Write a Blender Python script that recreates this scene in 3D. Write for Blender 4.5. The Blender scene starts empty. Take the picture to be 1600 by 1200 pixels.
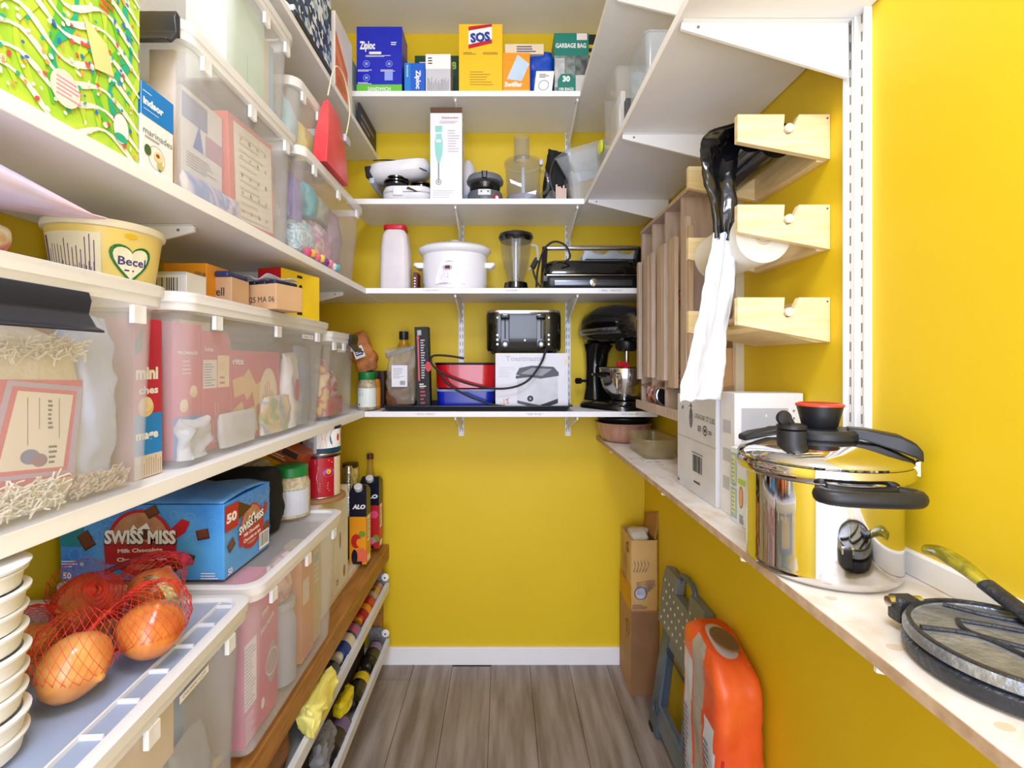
import bpy, bmesh, math, random
from mathutils import Vector, Matrix, noise
random.seed(7)
S = bpy.context.scene
COL = bpy.context.collection
PI = math.pi
CZ = 1.347            # camera height
F = 750.0             # focal length in pixels of a 1600 px frame

# ---------------------------------------------------------------- camera, world, lights, exposure
cam_d = bpy.data.cameras.new('camera'); cam = bpy.data.objects.new('camera', cam_d); COL.objects.link(cam)
cam.location = (0, 0, CZ); cam.rotation_euler = (PI/2, 0, 0)
cam_d.sensor_width = 36; cam_d.lens = F/1600*36; cam_d.shift_x = 15/1600; cam_d.shift_y = -33/1600
cam_d.clip_start = 0.05
S.camera = cam
S.view_settings.view_transform = 'Standard'; S.view_settings.look = 'None'
S.view_settings.gamma = 1; S.view_settings.use_curve_mapping = False
S.view_settings.exposure = 0.32
w = bpy.data.worlds.new('world'); S.world = w; w.use_nodes = True
w.node_tree.nodes['Background'].inputs[0].default_value = (0.86, 0.92, 1.12, 1)
w.node_tree.nodes['Background'].inputs[1].default_value = 1.45
def area(name, loc, rot, sx, sy, e, col=(1, 1, 1)):
    l = bpy.data.lights.new(name, 'AREA'); l.shape = 'RECTANGLE'; l.size = sx; l.size_y = sy; l.energy = e; l.color = col
    o = bpy.data.objects.new(name, l); COL.objects.link(o); o.location = loc; o.rotation_euler = rot
    return o
area('ceiling_lamp_light', (0.02, 0.0, 2.70), (0.30, 0, 0), 0.5, 0.5, 15, (0.90, 0.93, 1.14))
area('doorway_light', (0, -0.98, 1.45), (PI/2, 0, 0), 1.1, 2.2, 25, (0.86, 0.92, 1.14))

# ---------------------------------------------------------------- materials
def lin(h):
    if isinstance(h, str):
        h = h.lstrip('#'); c = [int(h[i:i+2], 16)/255 for i in (0, 2, 4)]
        return tuple(x/12.92 if x <= .04045 else ((x+.055)/1.055)**2.4 for x in c)
    return h
MATS = {}
def mat(col, rough=.5, metal=0., var=.05, scale=12, bump=0., bscale=60, clear=0., alpha=1., trans=0., stretch=None, col2=None, spec=.5, noshadow=False):
    key = (col if isinstance(col, str) else tuple(col), rough, metal, var, scale, bump, bscale, clear, alpha, trans, stretch, col2, spec)
    if key in MATS: return MATS[key]
    m = bpy.data.materials.new('mat_%d' % len(MATS)); m.use_nodes = True
    nt = m.node_tree; N = nt.nodes; L = nt.links
    b = N['Principled BSDF']; out = N['Material Output']
    c = lin(col); c2 = lin(col2) if col2 else tuple(max(0, x*(1-var*2)) for x in c)
    b.inputs['Roughness'].default_value = rough; b.inputs['Metallic'].default_value = metal
    b.inputs['Specular IOR Level'].default_value = spec
    b.inputs['Coat Weight'].default_value = clear
    if trans: b.inputs['Transmission Weight'].default_value = trans; b.inputs['IOR'].default_value = 1.3
    if var > 0 or col2:
        tc = N.new('ShaderNodeTexCoord'); mp = N.new('ShaderNodeMapping'); no = N.new('ShaderNodeTexNoise'); mx = N.new('ShaderNodeMix'); mx.data_type = 'RGBA'
        if stretch: mp.inputs['Scale'].default_value = stretch
        no.inputs['Scale'].default_value = scale; no.inputs['Detail'].default_value = 4
        L.new(tc.outputs['Object'], mp.inputs[0]); L.new(mp.outputs[0], no.inputs['Vector'])
        cr = N.new('ShaderNodeMapRange'); cr.inputs[1].default_value = .35; cr.inputs[2].default_value = .65
        L.new(no.outputs['Fac'], cr.inputs[0]); L.new(cr.outputs[0], mx.inputs[0])
        mx.inputs[6].default_value = (*c, 1); mx.inputs[7].default_value = (*c2, 1)
        L.new(mx.outputs[2], b.inputs['Base Color'])
        if bump:
            n2 = N.new('ShaderNodeTexNoise'); n2.inputs['Scale'].default_value = bscale; n2.inputs['Detail'].default_value = 3
            L.new(mp.outputs[0], n2.inputs['Vector'])
            bp = N.new('ShaderNodeBump'); bp.inputs['Strength'].default_value = bump; bp.inputs['Distance'].default_value = .01
            L.new(n2.outputs['Fac'], bp.inputs['Height']); L.new(bp.outputs[0], b.inputs['Normal'])
    else:
        b.inputs['Base Color'].default_value = (*c, 1)
    if alpha < 1:
        t = N.new('ShaderNodeBsdfTransparent'); ms = N.new('ShaderNodeMixShader'); ms.inputs[0].default_value = alpha
        L.new(t.outputs[0], ms.inputs[1]); L.new(b.outputs[0], ms.inputs[2]); L.new(ms.outputs[0], out.inputs[0])
    MATS[key] = m
    return m
def multi(cols, scale=6, rough=.4, stops=None, distort=0., alpha=1., detail=2, vor=False, bump=0):
    """printed multi-colour artwork: noise through a stepped colour ramp"""
    key = ('multi', tuple(cols), scale, rough, distort, alpha, vor)
    if key in MATS: return MATS[key]
    m = bpy.data.materials.new('print_%d' % len(MATS)); m.use_nodes = True
    nt = m.node_tree; N = nt.nodes; L = nt.links; b = N['Principled BSDF']
    tc = N.new('ShaderNodeTexCoord')
    if vor:
        no = N.new('ShaderNodeTexVoronoi'); no.inputs['Scale'].default_value = scale
        sp = N.new('ShaderNodeSeparateColor'); L.new(no.outputs['Color'], sp.inputs[0]); fac = sp.outputs[0]
    else:
        no = N.new('ShaderNodeTexNoise'); no.inputs['Scale'].default_value = scale; no.inputs['Detail'].default_value = detail
        no.inputs['Distortion'].default_value = distort; fac = no.outputs['Fac']
    L.new(tc.outputs['Object'], no.inputs['Vector'])
    r = N.new('ShaderNodeValToRGB'); r.color_ramp.interpolation = 'CONSTANT' if not distort else 'LINEAR'
    n = len(cols)
    for i, c in enumerate(cols):
        p = (i/n) if vor else .3+.4*i/n
        e = r.color_ramp.elements[i] if i < 2 else r.color_ramp.elements.new(p)
        e.position = p if i else 0
        e.color = (*lin(c), 1)
    L.new(fac, r.inputs[0]); L.new(r.outputs[0], b.inputs['Base Color']); b.inputs['Roughness'].default_value = rough
    if alpha < 1:
        t = N.new('ShaderNodeBsdfTransparent'); ms = N.new('ShaderNodeMixShader'); ms.inputs[0].default_value = alpha
        L.new(t.outputs[0], ms.inputs[1]); L.new(b.outputs[0], ms.inputs[2]); L.new(ms.outputs[0], N['Material Output'].inputs[0])
    MATS[key] = m
    return m

WHITE = mat('#f4f4f3', .5, var=.01); WALL = mat('#e3c313', .55, var=.03, scale=3, col2='#e0bf10')
SHELF = mat('#f3f3f4', .45, var=.015); METALW = mat('#f3f3f2', .4, var=.01)
BLACK = mat('#101114', .35, var=.1); BLACKG = mat('#0b0c0e', .12, var=.0, clear=.6); RUBBER = mat('#17181a', .6)
GREYD = mat('#3a3d42', .4); STEEL = mat('#d8d8da', .13, 1., var=.03, scale=4); STEELB = mat('#c4c5c8', .28, 1., var=.04)
MILKY = mat('#f8faff', .28, var=0., alpha=.185); MILKRIM = mat('#ffffff', .3, var=0., alpha=.6); CLEAR = mat('#e6ecf0', .05, var=0., alpha=.13, spec=1.)
CLEARD = mat('#8d949c', .04, var=0., alpha=.17, spec=1.)
PINE = mat('#e9d2a0', .55, var=.06, scale=9, stretch=(1, 1, 9), bump=.05, col2='#dcbf86'); PINEL = mat('#efdcae', .55, scale=6, stretch=(1.5, 1, 14), col2='#e3c98e')
SLATW = mat('#cfbaa8', .6, scale=8, stretch=(9, 9, 1), col2='#bca592'); BEAM = mat('#b5803f', .55, scale=7, stretch=(9, 1, 9), col2='#98662c')
KRAFT = mat('#b98d5e', .7, var=.06); KRAFTD = mat('#8a6440', .75, var=.06); INK = mat('#26262b', .6, var=0.); INKB = mat('#2c3970', .6, var=0.)
PAPER = mat('#f1f1f2', .5, var=.01); RED = mat('#c5162a', .35, var=.04); GREEN = mat('#12803c', .4, var=.05)

# ---------------------------------------------------------------- mesh builder
def circ(r, z, n=32, cx=0, cy=0, sx=1, sy=1): return [(cx+r*sx*math.cos(2*PI*i/n), cy+r*sy*math.sin(2*PI*i/n), z) for i in range(n)]
def rrect(w, d, r, z, k=5, cx=0, cy=0):
    r = min(r, w/2-1e-5, d/2-1e-5); P = []
    for (sx, sy, a0) in ((1, 1, 0), (-1, 1, PI/2), (-1, -1, PI), (1, -1, 1.5*PI)):
        for i in range(k+1):
            a = a0+PI/2*i/k; P.append((cx+sx*(w/2-r)+r*math.cos(a), cy+sy*(d/2-r)+r*math.sin(a), z))
    return P
def spline(pts, n=6, closed=False):
    pts = [Vector(p) for p in pts]; out = []; N = len(pts)
    for i in range(N-1):
        p0 = pts[max(i-1, 0)]; p1 = pts[i]; p2 = pts[i+1]; p3 = pts[min(i+2, N-1)]
        for k in range(n):
            t = k/n; out.append(.5*((2*p1)+(p2-p0)*t+(2*p0-5*p1+4*p2-p3)*t*t+(3*p1-p0-3*p2+p3)*t**3))
    out.append(pts[-1]); return out
def resample(P, n):
    P = [Vector(p) for p in P]; P.append(P[0]); D = [0]
    for a, b in zip(P, P[1:]): D.append(D[-1]+(b-a).length)
    out = []; k = 0
    for i in range(n):
        q = D[-1]*i/n
        while D[k+1] < q: k += 1
        out.append(tuple(P[k].lerp(P[k+1], (q-D[k])/max(1e-9, D[k+1]-D[k]))))
    return out
class MB:
    def __init__(s): s.v = []; s.f = []; s.m = []; s.M = None
    def add(s, vs, fs, m=0):
        o = len(s.v)
        s.v += [tuple(s.M @ Vector(p)) for p in vs] if s.M else [tuple(p) for p in vs]
        s.f += [tuple(i+o for i in f) for f in fs]; s.m += [m]*len(fs); return s
    def loft(s, R, m=0, caps=(1, 1), closed=True):
        n = len(R[0]); vs = [p for r in R for p in r]; fs = []
        for i in range(len(R)-1):
            for j in range(n if closed else n-1):
                k = (j+1) % n; fs.append((i*n+j, i*n+k, (i+1)*n+k, (i+1)*n+j))
        if caps[0]: fs.append(tuple(range(n-1, -1, -1)))
        if caps[1]: fs.append(tuple((len(R)-1)*n+j for j in range(n)))
        return s.add(vs, fs, m)
    def box(s, x0, y0, z0, x1, y1, z1, m=0):
        return s.add([(x0, y0, z0), (x1, y0, z0), (x1, y1, z0), (x0, y1, z0), (x0, y0, z1), (x1, y0, z1), (x1, y1, z1), (x0, y1, z1)],
                     [(3, 2, 1, 0), (4, 5, 6, 7), (0, 1, 5, 4), (1, 2, 6, 5), (2, 3, 7, 6), (3, 0, 4, 7)], m)
    def rbox(s, w, d, z0, z1, r=.01, e=.003, cx=0, cy=0, m=0, k=4):
        h = z1-z0; e = min(e, h/2.01)
        return s.loft([rrect(w-2*e, d-2*e, max(r-e, .0005), z0, k, cx, cy), rrect(w-e*.6, d-e*.6, r, z0+e*.35, k, cx, cy), rrect(w, d, r, z0+e, k, cx, cy), rrect(w, d, r, z1-e, k, cx, cy),
                       rrect(w-e*.6, d-e*.6, r, z1-e*.35, k, cx, cy), rrect(w-2*e, d-2*e, max(r-e, .0005), z1, k, cx, cy)], m)
    def lathe(s, prof, n=32, m=0, cx=0, cy=0, sx=1, sy=1, caps=(1, 1)):
        return s.loft([circ(max(r, 1e-5), z, n, cx, cy, sx, sy) for r, z in prof], m, caps)
    def tube(s, pts, r, n=8, m=0, caps=(1, 1), flat=1.):
        pts = [Vector(p) for p in pts]; R = []; up = None
        for i, p in enumerate(pts):
            t = (pts[min(i+1, len(pts)-1)]-pts[max(i-1, 0)]).normalized()
            if up is None: up = Vector((0, 0, 1)) if abs(t.z) < .9 else Vector((1, 0, 0))
            a = t.cross(up).normalized(); b = a.cross(t).normalized(); up = b
            rr = r[i] if isinstance(r, (list, tuple)) else r
            R.append([tuple(p+a*rr*math.cos(2*PI*k/n)+b*rr*flat*math.sin(2*PI*k/n)) for k in range(n)])
        return s.loft(R, m, caps)
    def cyl(s, p0, p1, r0, r1=None, n=20, m=0): return s.tube([p0, p1], [r0, r0 if r1 is None else r1], n, m)
    def prism(s, poly, a0, a1, axis='y', m=0):
        f = {'x': lambda p, a: (a, p[0], p[1]), 'y': lambda p, a: (p[0], a, p[1]), 'z': lambda p, a: (p[0], p[1], a)}[axis]
        return s.loft([[f(p, a0) for p in poly], [f(p, a1) for p in poly]], m)
    def sheet(s, fn, nu, nv, m=0):
        return s.add([fn(i/nu, j/nv) for i in range(nu+1) for j in range(nv+1)],
                     [(i*(nv+1)+j, (i+1)*(nv+1)+j, (i+1)*(nv+1)+j+1, i*(nv+1)+j+1) for i in range(nu) for j in range(nv)], m)
    def build(s, name, mats, parent=None, bev=0, smooth=True, ang=32, solid=0, sub=0, recalc=True):
        me = bpy.data.meshes.new(name); me.from_pydata(s.v, [], s.f)
        if not isinstance(mats, (list, tuple)): mats = [mats]
        for x in mats: me.materials.append(x)
        me.polygons.foreach_set('material_index', s.m)
        if recalc:
            bm = bmesh.new(); bm.from_mesh(me); bmesh.ops.recalc_face_normals(bm, faces=bm.faces); bm.to_mesh(me); bm.free()
        if smooth:
            me.polygons.foreach_set('use_smooth', [True]*len(me.polygons)); me.set_sharp_from_angle(angle=math.radians(ang))
        o = bpy.data.objects.new(name, me); COL.objects.link(o)
        if parent: o.parent = parent
        if solid: md = o.modifiers.new('s', 'SOLIDIFY'); md.thickness = solid; md.offset = 0
        if bev: md = o.modifiers.new('b', 'BEVEL'); md.width = bev; md.segments = 2; md.limit_method = 'ANGLE'
        if sub: md = o.modifiers.new('u', 'SUBSURF'); md.levels = sub; md.render_levels = sub
        me.update()
        return o
def tag(o, label, cat, group=None, kind=None):
    if label: o['label'] = label
    if cat: o['category'] = cat
    if group: o['group'] = group
    if kind: o['kind'] = kind
    return o
def thing(name, label, cat, loc=(0, 0, 0), rz=0, group=None, rot=None):
    o = bpy.data.objects.new(name, None); COL.objects.link(o); o.empty_display_size = .05
    o.location = loc; o.rotation_euler = rot if rot else (0, 0, rz)
    return tag(o, label, cat, group)
def struct(o): o['kind'] = 'structure'; return o
def boxo(name, m, parent, *b, bev=0): return MB().box(*b).build(name, m, parent, bev=bev, smooth=False)
def copy_tree(o, parent=None):
    c = o.copy(); COL.objects.link(c)
    if parent: c.parent = parent
    for ch in list(o.children): copy_tree(ch, c)
    return c
def at(px, py, d): return Vector(((px-785)*d/F, d, CZ+(567-py)*d/F))   # measured pixel + distance from the camera plane -> metres

# ---------------------------------------------------------------- text and flat print
TXT = {}
def text_mesh(s, bold=0.):
    k = (s, bold)
    if k in TXT: return TXT[k]
    c = bpy.data.curves.new('t', 'FONT'); c.body = s; c.size = 1; c.offset = bold; c.resolution_u = 2; c.fill_mode = 'FRONT'
    o = bpy.data.objects.new('t', c); me = o.to_mesh()
    vs = [(v.co.x, v.co.y) for v in me.vertices]; fs = [tuple(p.vertices) for p in me.polygons]
    o.to_mesh_clear(); bpy.data.objects.remove(o); bpy.data.curves.remove(c)
    if vs:
        x0 = min(v[0] for v in vs); x1 = max(v[0] for v in vs); y0 = 0 if s else 0
        vs = [(v[0]-x0, v[1]) for v in vs]; TXT[k] = (vs, fs, x1-x0)
    else: TXT[k] = ([], [], 1)
    return TXT[k]
class Print:
    """flat print laid on a surface given by fn(u, v, lift) in metres"""
    def __init__(s, fn, W, H): s.fn = fn; s.W = W; s.H = H; s.b = MB(); s.mats = []; s.n = 0
    def mi(s, m):
        if m not in s.mats: s.mats.append(m)
        return s.mats.index(m)
    def _l(s): s.n += 1; return .0004+.00006*min(s.n, 20)+.000003*s.n
    def rect(s, u0, v0, u1, v1, m, nu=1):
        l = s._l(); k = s.mi(m)
        for i in range(nu):
            a = (u0+(u1-u0)*i/nu)*s.W; b = (u0+(u1-u0)*(i+1)/nu)*s.W
            s.b.add([s.fn(a, v0*s.H, l), s.fn(b, v0*s.H, l), s.fn(b, v1*s.H, l), s.fn(a, v1*s.H, l)], [(0, 1, 2, 3)], k)
        return s
    def poly(s, pts, m):
        l = s._l(); s.b.add([s.fn(p[0]*s.W, p[1]*s.H, l) for p in pts], [tuple(range(len(pts)))], s.mi(m)); return s
    def disc(s, u, v, ru, rv, m, n=24, rot=0):   # radii in metres
        l = s._l(); c, q = math.cos(rot), math.sin(rot); P = []
        for i in range(n):
            a = 2*PI*i/n; x = ru*math.cos(a); y = rv*math.sin(a); P.append(s.fn(u*s.W+x*c-y*q, v*s.H+x*q+y*c, l))
        s.b.add(P, [tuple(range(n))], s.mi(m)); return s
    def ring(s, u, v, r, t, m, n=28):
        l = s._l(); P = []; Fc = []
        for i in range(n):
            a = 2*PI*i/n
            for q in (r, r-t): P.append(s.fn(u*s.W+q*math.cos(a), v*s.H+q*math.sin(a), l))
        for i in range(n): j = (i+1) % n; Fc.append((2*i, 2*j, 2*j+1, 2*i+1))
        s.b.add(P, Fc, s.mi(m)); return s
    def text(s, t, u, v, h, m, width=None, rot=0, al='c', bold=.02, shear=0):
        """h: cap height in metres; width: forced width as a share of the panel"""
        vs, fs, w0 = text_mesh(t, bold)
        if not vs: return s
        l = s._l(); sy = h/.72; sx = sy if width is None else width*(s.W if abs(math.sin(rot)) < .7 else s.H)/w0
        W = w0*sx; ox = {'c': -W/2, 'l': 0, 'r': -W}[al]; c, q = math.cos(rot), math.sin(rot)
        P = []
        for (x, y) in vs:
            X = x*sx+ox+shear*y*sy; Y = y*sy-h/2
            P.append(s.fn(u*s.W+X*c-Y*q, v*s.H+X*q+Y*c, l))
        s.b.add(P, fs, s.mi(m)); return s
    def lines(s, u0, v0, u1, v1, n, m, fill=.45, vert=False):
        l = s._l(); k = s.mi(m)
        for i in range(n):
            e = random.uniform(.55, 1)
            if vert: a, b = u0+(u1-u0)*i/n, u0+(u1-u0)*(i+fill)/n; c, d = v0, v0+(v1-v0)*e
            else: c, d = v0+(v1-v0)*i/n, v0+(v1-v0)*(i+fill)/n; a, b = u0, u0+(u1-u0)*e
            s.b.add([s.fn(a*s.W, c*s.H, l), s.fn(b*s.W, c*s.H, l), s.fn(b*s.W, d*s.H, l), s.fn(a*s.W, d*s.H, l)], [(0, 1, 2, 3)], k)
        return s
    def barcode(s, u0, v0, u1, v1, bg=True):
        if bg: s.rect(u0, v0, u1, v1, PAPER)
        l = s._l(); k = s.mi(INK); x = u0+(u1-u0)*.06
        while x < u1-(u1-u0)*.08:
            w_ = (u1-u0)*random.choice((.015, .03, .045))
            s.b.add([s.fn(a*s.W, b*s.H, l) for a, b in ((x, v0+(v1-v0)*.15), (x+w_, v0+(v1-v0)*.15), (x+w_, v1-(v1-v0)*.08), (x, v1-(v1-v0)*.08))], [(0, 1, 2, 3)], k); x += w_+(u1-u0)*random.choice((.02, .035))
        return s
    def done(s, parent, name='printed_panel'):
        if s.b.f: return s.b.build(name, s.mats, parent, smooth=False, recalc=False)
def faces(sx, sy, h, z=0):
    """mappings for the four sides and the top of an upright box centred on its thing"""
    return {'f': (lambda u, v, l: (-sx/2+u, -sy/2-l, z+v), sx, h), 'r': (lambda u, v, l: (sx/2+l, -sy/2+u, z+v), sy, h),
            'l': (lambda u, v, l: (-sx/2-l, sy/2-u, z+v), sy, h), 't': (lambda u, v, l: (-sx/2+u, -sy/2+v, z+h+l), sx, sy)}
class Box:
    """a printed carton: thing > carton, printed panels"""
    def __init__(s, name, label, cat, x0, x1, y0, y1, z, h, m, rz=0, group=None, tilt=None, bev=.0012, part='carton'):
        s.sx, s.sy, s.h = x1-x0, y1-y0, h
        s.t = thing(name, label, cat, ((x0+x1)/2, (y0+y1)/2, z), rz, group, rot=tilt)
        b = MB(); a, c = s.sx/2, s.sy/2; b.box(-a, -c, 0, a, c, h); b.build(part, m, s.t, bev=bev, smooth=False)
        s.F = faces(s.sx, s.sy, h); s.p = {}
    def __getitem__(s, k):
        if k not in s.p: fn, W, H = s.F[k]; s.p[k] = Print(fn, W, H)
        return s.p[k]
    def done(s):
        for k, p in s.p.items(): p.done(s.t)
        return s.t
def wrap(r, a0=-PI/2, sx=1, sy=1): return lambda u, v, l: ((r+l+.0004)*math.cos(a0+u/r)*sx, (r+l+.0004)*math.sin(a0+u/r)*sy, v)
# ================================================================ the room
XL, XR, YB, YF, ZC_ = -.89, .636, 2.15, -1.0, 2.82
fl = struct(boxo('floor', mat('#4a4038', .6), None, XL-.1, YF, -.04, XR+.1, YB+.1, -.006))
PL = [mat(c, .42, scale=3.5, stretch=(7, .7, 1), col2=c2, bump=.12, bscale=25) for c, c2 in (('#9f948e', '#75695f'), ('#968b85', '#6e635c'), ('#a69c96', '#7d7068'))]
pw = .172; k = 0; x = XL-.02; pm = None
while x < XR+.02:
    y = YF-random.uniform(.1, .9)
    while y < YB:
        y0 = max(y, YF); y1 = min(y+1.22, YB)
        if y1-y0 > .02:
            o = MB().box(x+.0008, y0+.0008, -.006, min(x+pw, XR+.02)-.0008, y1-.0008, 0).build('floor_plank', PL[k % 3], fl, bev=.0008, smooth=False); k += 1
        y += 1.22
    x += pw
struct(boxo('wall_back', WALL, None, XL-.1, YB, 0, XR+.1, YB+.08, ZC_))
struct(boxo('wall_left', WALL, None, XL-.08, YF, 0, XL, YB, ZC_))
struct(boxo('wall_right', WALL, None, XR, YF, 0, XR+.08, YB, ZC_))
struct(boxo('ceiling', mat('#f4f4f2', .8, var=.01), None, XL-.08, YF, ZC_, XR+.08, YB+.08, ZC_+.05))
struct(boxo('baseboard_back', WHITE, None, -.62, YB-.012, 0, .56, YB, .078, bev=.002))
struct(boxo('trim_right', WHITE, None, XR-.012, YF, 1.0212, XR, .95, 1.058, bev=.002))
cl = thing('ceiling_light', 'round white ceiling lamp above the aisle', 'lamp', (0.02, .0, ZC_))
MB().lathe([(.13, -.0), (.13, -.03), (.12, -.04), (.0, -.04)], 32).build('housing', WHITE, cl)

# ---------------------------------------------------------------- shelf boards
def board(label, x0, x1, y0, y1, ztop, th=.021, m=SHELF, name='shelf_board', marks=()):
    t = thing(name, label, 'shelf', ((x0+x1)/2, (y0+y1)/2, ztop-th)); a, b = (x1-x0)/2, (y1-y0)/2
    boxo('board', m, t, -a, -b, 0, a, b, th, bev=.0012); return t
YS = 1.852
INKP = mat('#8a8a90', .6, var=0.)
def pencil(t, x0, x1, items):   # faint hand-written words on the front edge of a board
    p = Print(lambda u, v, l: (u-(x1-x0)/2, -(YB-YS)/2-l, v), x1-x0, .021)
    for px, s in items: p.text(s, ((px-785)/405-x0)/(x1-x0), .55, .0075, INKP, bold=0)
    p.done(t, 'handwriting')
t = board('highest white back shelf, under the freezer bag and scouring pad boxes', -.60, .30, YS, YB, 2.397)
t = board('white back shelf carrying the blender box and food processor', -.60, .3155, YS, YB, 1.981)
t = board('white back shelf carrying the slow cooker and blender', -.534, .634, YS, YB, 1.636); pencil(t, -.534, .634, [(675, '* CROCKPOT *'), (800, '* BLENDER *'), (955, '* GRILL / GRIDDLE *')])
t = board('lowest white back shelf, carrying the toaster and stand mixer', -.532, .60, YS, YB, 1.159, m=mat('#efeff0', .45, var=.02)); pencil(t, -.532, .60, [(665, '* POTS / TRAYS *'), (835, '* DEEP FRYER *'), (985, '* KITCHEN AID *')])
board('highest white shelf on the left wall, seen from below', XL+.002, -.555, .95, YB, 2.272, .020)
board('long white left shelf carrying the picture box and clear candy bins', XL+.002, -.5255, .12, YB, 1.635, .022)
board('long white left shelf at mid height carrying clear cracker bins', XL+.002, -.535, .12, YB, 1.162, .025)
board('low cream shelf on the left with juice cartons at its far end', XL+.002, -.568, .12, YB, .562, .022, m=mat('#e9dfcb', .5, var=.02))
board('deep white shelf high on the right wall, seen from below', .316, XR-.002, .80, YB, 1.981, .021)
board('grey underside of the uppermost right shelf near the ceiling', .300, XR-.002, 1.0, YB, 2.397, .020)
# counter of painted particle board
def counter():
    m = bpy.data.materials.new('counter_top'); m.use_nodes = True; N = m.node_tree.nodes; L = m.node_tree.links; b = N['Principled BSDF']
    tc = N.new('ShaderNodeTexCoord'); mp = N.new('ShaderNodeMapping'); mp.inputs['Scale'].default_value = (2.2, 1.2, 1)
    n1 = N.new('ShaderNodeTexNoise'); n1.inputs['Scale'].default_value = 7; n1.inputs['Detail'].default_value = 5; n1.inputs['Distortion'].default_value = 1.2
    r = N.new('ShaderNodeValToRGB'); e = r.color_ramp.elements; e[0].position = .33; e[0].color = (*lin('#dccbb4'), 1); e[1].position = .44; e[1].color = (*lin('#e6ddd0'), 1)
    q = e.new(.66); q.color = (*lin('#efebe4'), 1)
    L.new(tc.outputs['Object'], mp.inputs[0]); L.new(mp.outputs[0], n1.inputs['Vector']); L.new(n1.outputs['Fac'], r.inputs[0]); L.new(r.outputs[0], b.inputs['Base Color'])
    b.inputs['Roughness'].default_value = .42
    t = thing('counter_shelf', 'long worn cream particle board counter along the right wall', 'counter', (.527, 1.1, 1.005))
    boxo('board', [m], t, -.107, -1.0, 0, .107, 1.048, .016, bev=.0015)
    boxo('edge_band', mat('#cdb49b', .7, scale=40, col2='#b3977b'), t, -.1082, -1.0, .0006, -.1068, 1.048, .0152)
    p = Print(lambda u, v, l: (-.107+u, -1+v, .016+l*.3), .214, 2.048)
    rs = random.Random(3); dk = mat('#3a3130', .7, var=0.); st = mat('#dac7ab', .5, var=.0)
    for i in range(9):   # dark scuffs near the loaf dish
        a = rs.uniform(-.3, .5); cx = rs.uniform(.015, .10); cy = rs.uniform(1.42, 1.56); p.disc(cx/.214, cy/2.048, rs.uniform(.004, .011), rs.uniform(.0015, .003), dk, 9, a); p.done(t, 'scuff_mark'); p = Print(p.fn, p.W, p.H)
    for cx, cy, r0 in ((.035, .565, .012), (.05, .60, .013), (.03, .45, .014), (.06, .40, .01), (.03, .33, .012)): p.disc(cx/.214, cy/2.048, r0*.7, r0*.5, st, 14); p.done(t, 'stain_mark'); p = Print(p.fn, p.W, p.H)
    for y in (.55, .86, 1.29, 1.9):
        t2 = MB(); t2.prism([(-.1, -.012), (.105, -.06), (.105, 0), (-.1, 0)], y-1.1-.002, y-1.1+.002); t2.build('bracket', METALW, t)
    return t
counter()

# ---------------------------------------------------------------- standards (slotted rails) and brackets
SLOT = mat('#77787c', .6, var=0.)
def standard(label, loc, rz, z0, z1, dark=SLOT):
    t = thing('shelf_standard', label, 'rail', loc, rz, 'slotted wall rails')
    MB().prism([(-.0125, 0), (.0125, 0), (.0125, -.013), (.0105, -.013), (.0105, -.004), (-.0105, -.004), (-.0105, -.013), (-.0125, -.013)], z0, z1, 'z').build('channel', METALW, t, smooth=False)
    me = None; z = z0+.02
    while z < z1-.02:
        for x in (-.0055, .0055):
            if me is None: s0 = MB().box(-.0012, -.0046, 0, .0012, -.0036, .017).build('slot', dark, t, smooth=False); me = s0.data; s0.location = (x, 0, z)
            else: o = bpy.data.objects.new('slot', me); COL.objects.link(o); o.parent = t; o.location = (x, 0, z)
        z += .032
    return t
standard('slotted white rail on the back wall behind the red baking tin', (-.183, YB-.0002, 0), 0, 1.02, 2.5, mat('#4a4a4c', .6, var=0.))
standard('slotted white rail on the back wall between toaster and stand mixer', (.292, YB-.0002, 0), 0, 1.02, 2.5, mat('#4a4a4c', .6, var=0.))
def rail_r(y, z0, label): return standard(label, (XR-.0002, y, 0), -PI/2, z0, 2.5)
rail_r(.866, 1.06, 'slotted white rail on the right wall behind the pressure cooker')
rail_r(.838, 1.06, 'plain white rail strip beside the slotted one on the right wall')
def bracket_b(x, z, lab):     # on the back wall
    t = thing('shelf_bracket', lab, 'bracket', (x, YB-.014, z-.0005), 0, 'white shelf brackets')
    MB().prism([(0, -.085), (0, 0), (-.27, 0), (-.27, -.012), (-.24, -.018)], -.003, .003, 'x').build('web', METALW, t, smooth=False)
    MB().box(-.006, -.27, -.0015, .006, 0, -.0003).build('flange', METALW, t, smooth=False)
    MB().lathe([(.003, -.0), (.003, .002)], 10).build('screw_hole', SLOT, t).location = (-.0032, -.25, -.01); return t
for x, s in ((-.183, 'left'), (.292, 'right')):
    bracket_b(x, 2.377, 'white bracket under the highest back shelf, %s one' % s)
    bracket_b(x, 1.960, 'white bracket under the blender box shelf, %s one' % s)
    bracket_b(x, 1.615, 'white bracket under the slow cooker shelf, %s one' % s)
    bracket_b(x, 1.138, 'white bracket under the toaster shelf, %s one' % s)
def bracket_s(y, z, side, lab, L=.30, H=.085):
    x = XR-.014 if side > 0 else XL+.014
    t = thing('shelf_bracket', lab, 'bracket', (x, y, z-.0005), 0, 'white shelf brackets')
    s = -side
    MB().prism([(0, -H), (0, 0), (s*L, 0), (s*L, -.012)], -.003, .003, 'y').build('web', METALW, t, smooth=False)
    MB().box(min(0, s*L), -.012, -.0015, max(0, s*L), .012, -.0003).build('flange', METALW, t, smooth=False)
    MB().cyl((s*(L-.03), -.0031, -.009), (s*(L-.03), -.0042, -.009), .0028, n=8).build('screw_hole', SLOT, t)
    return t
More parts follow.
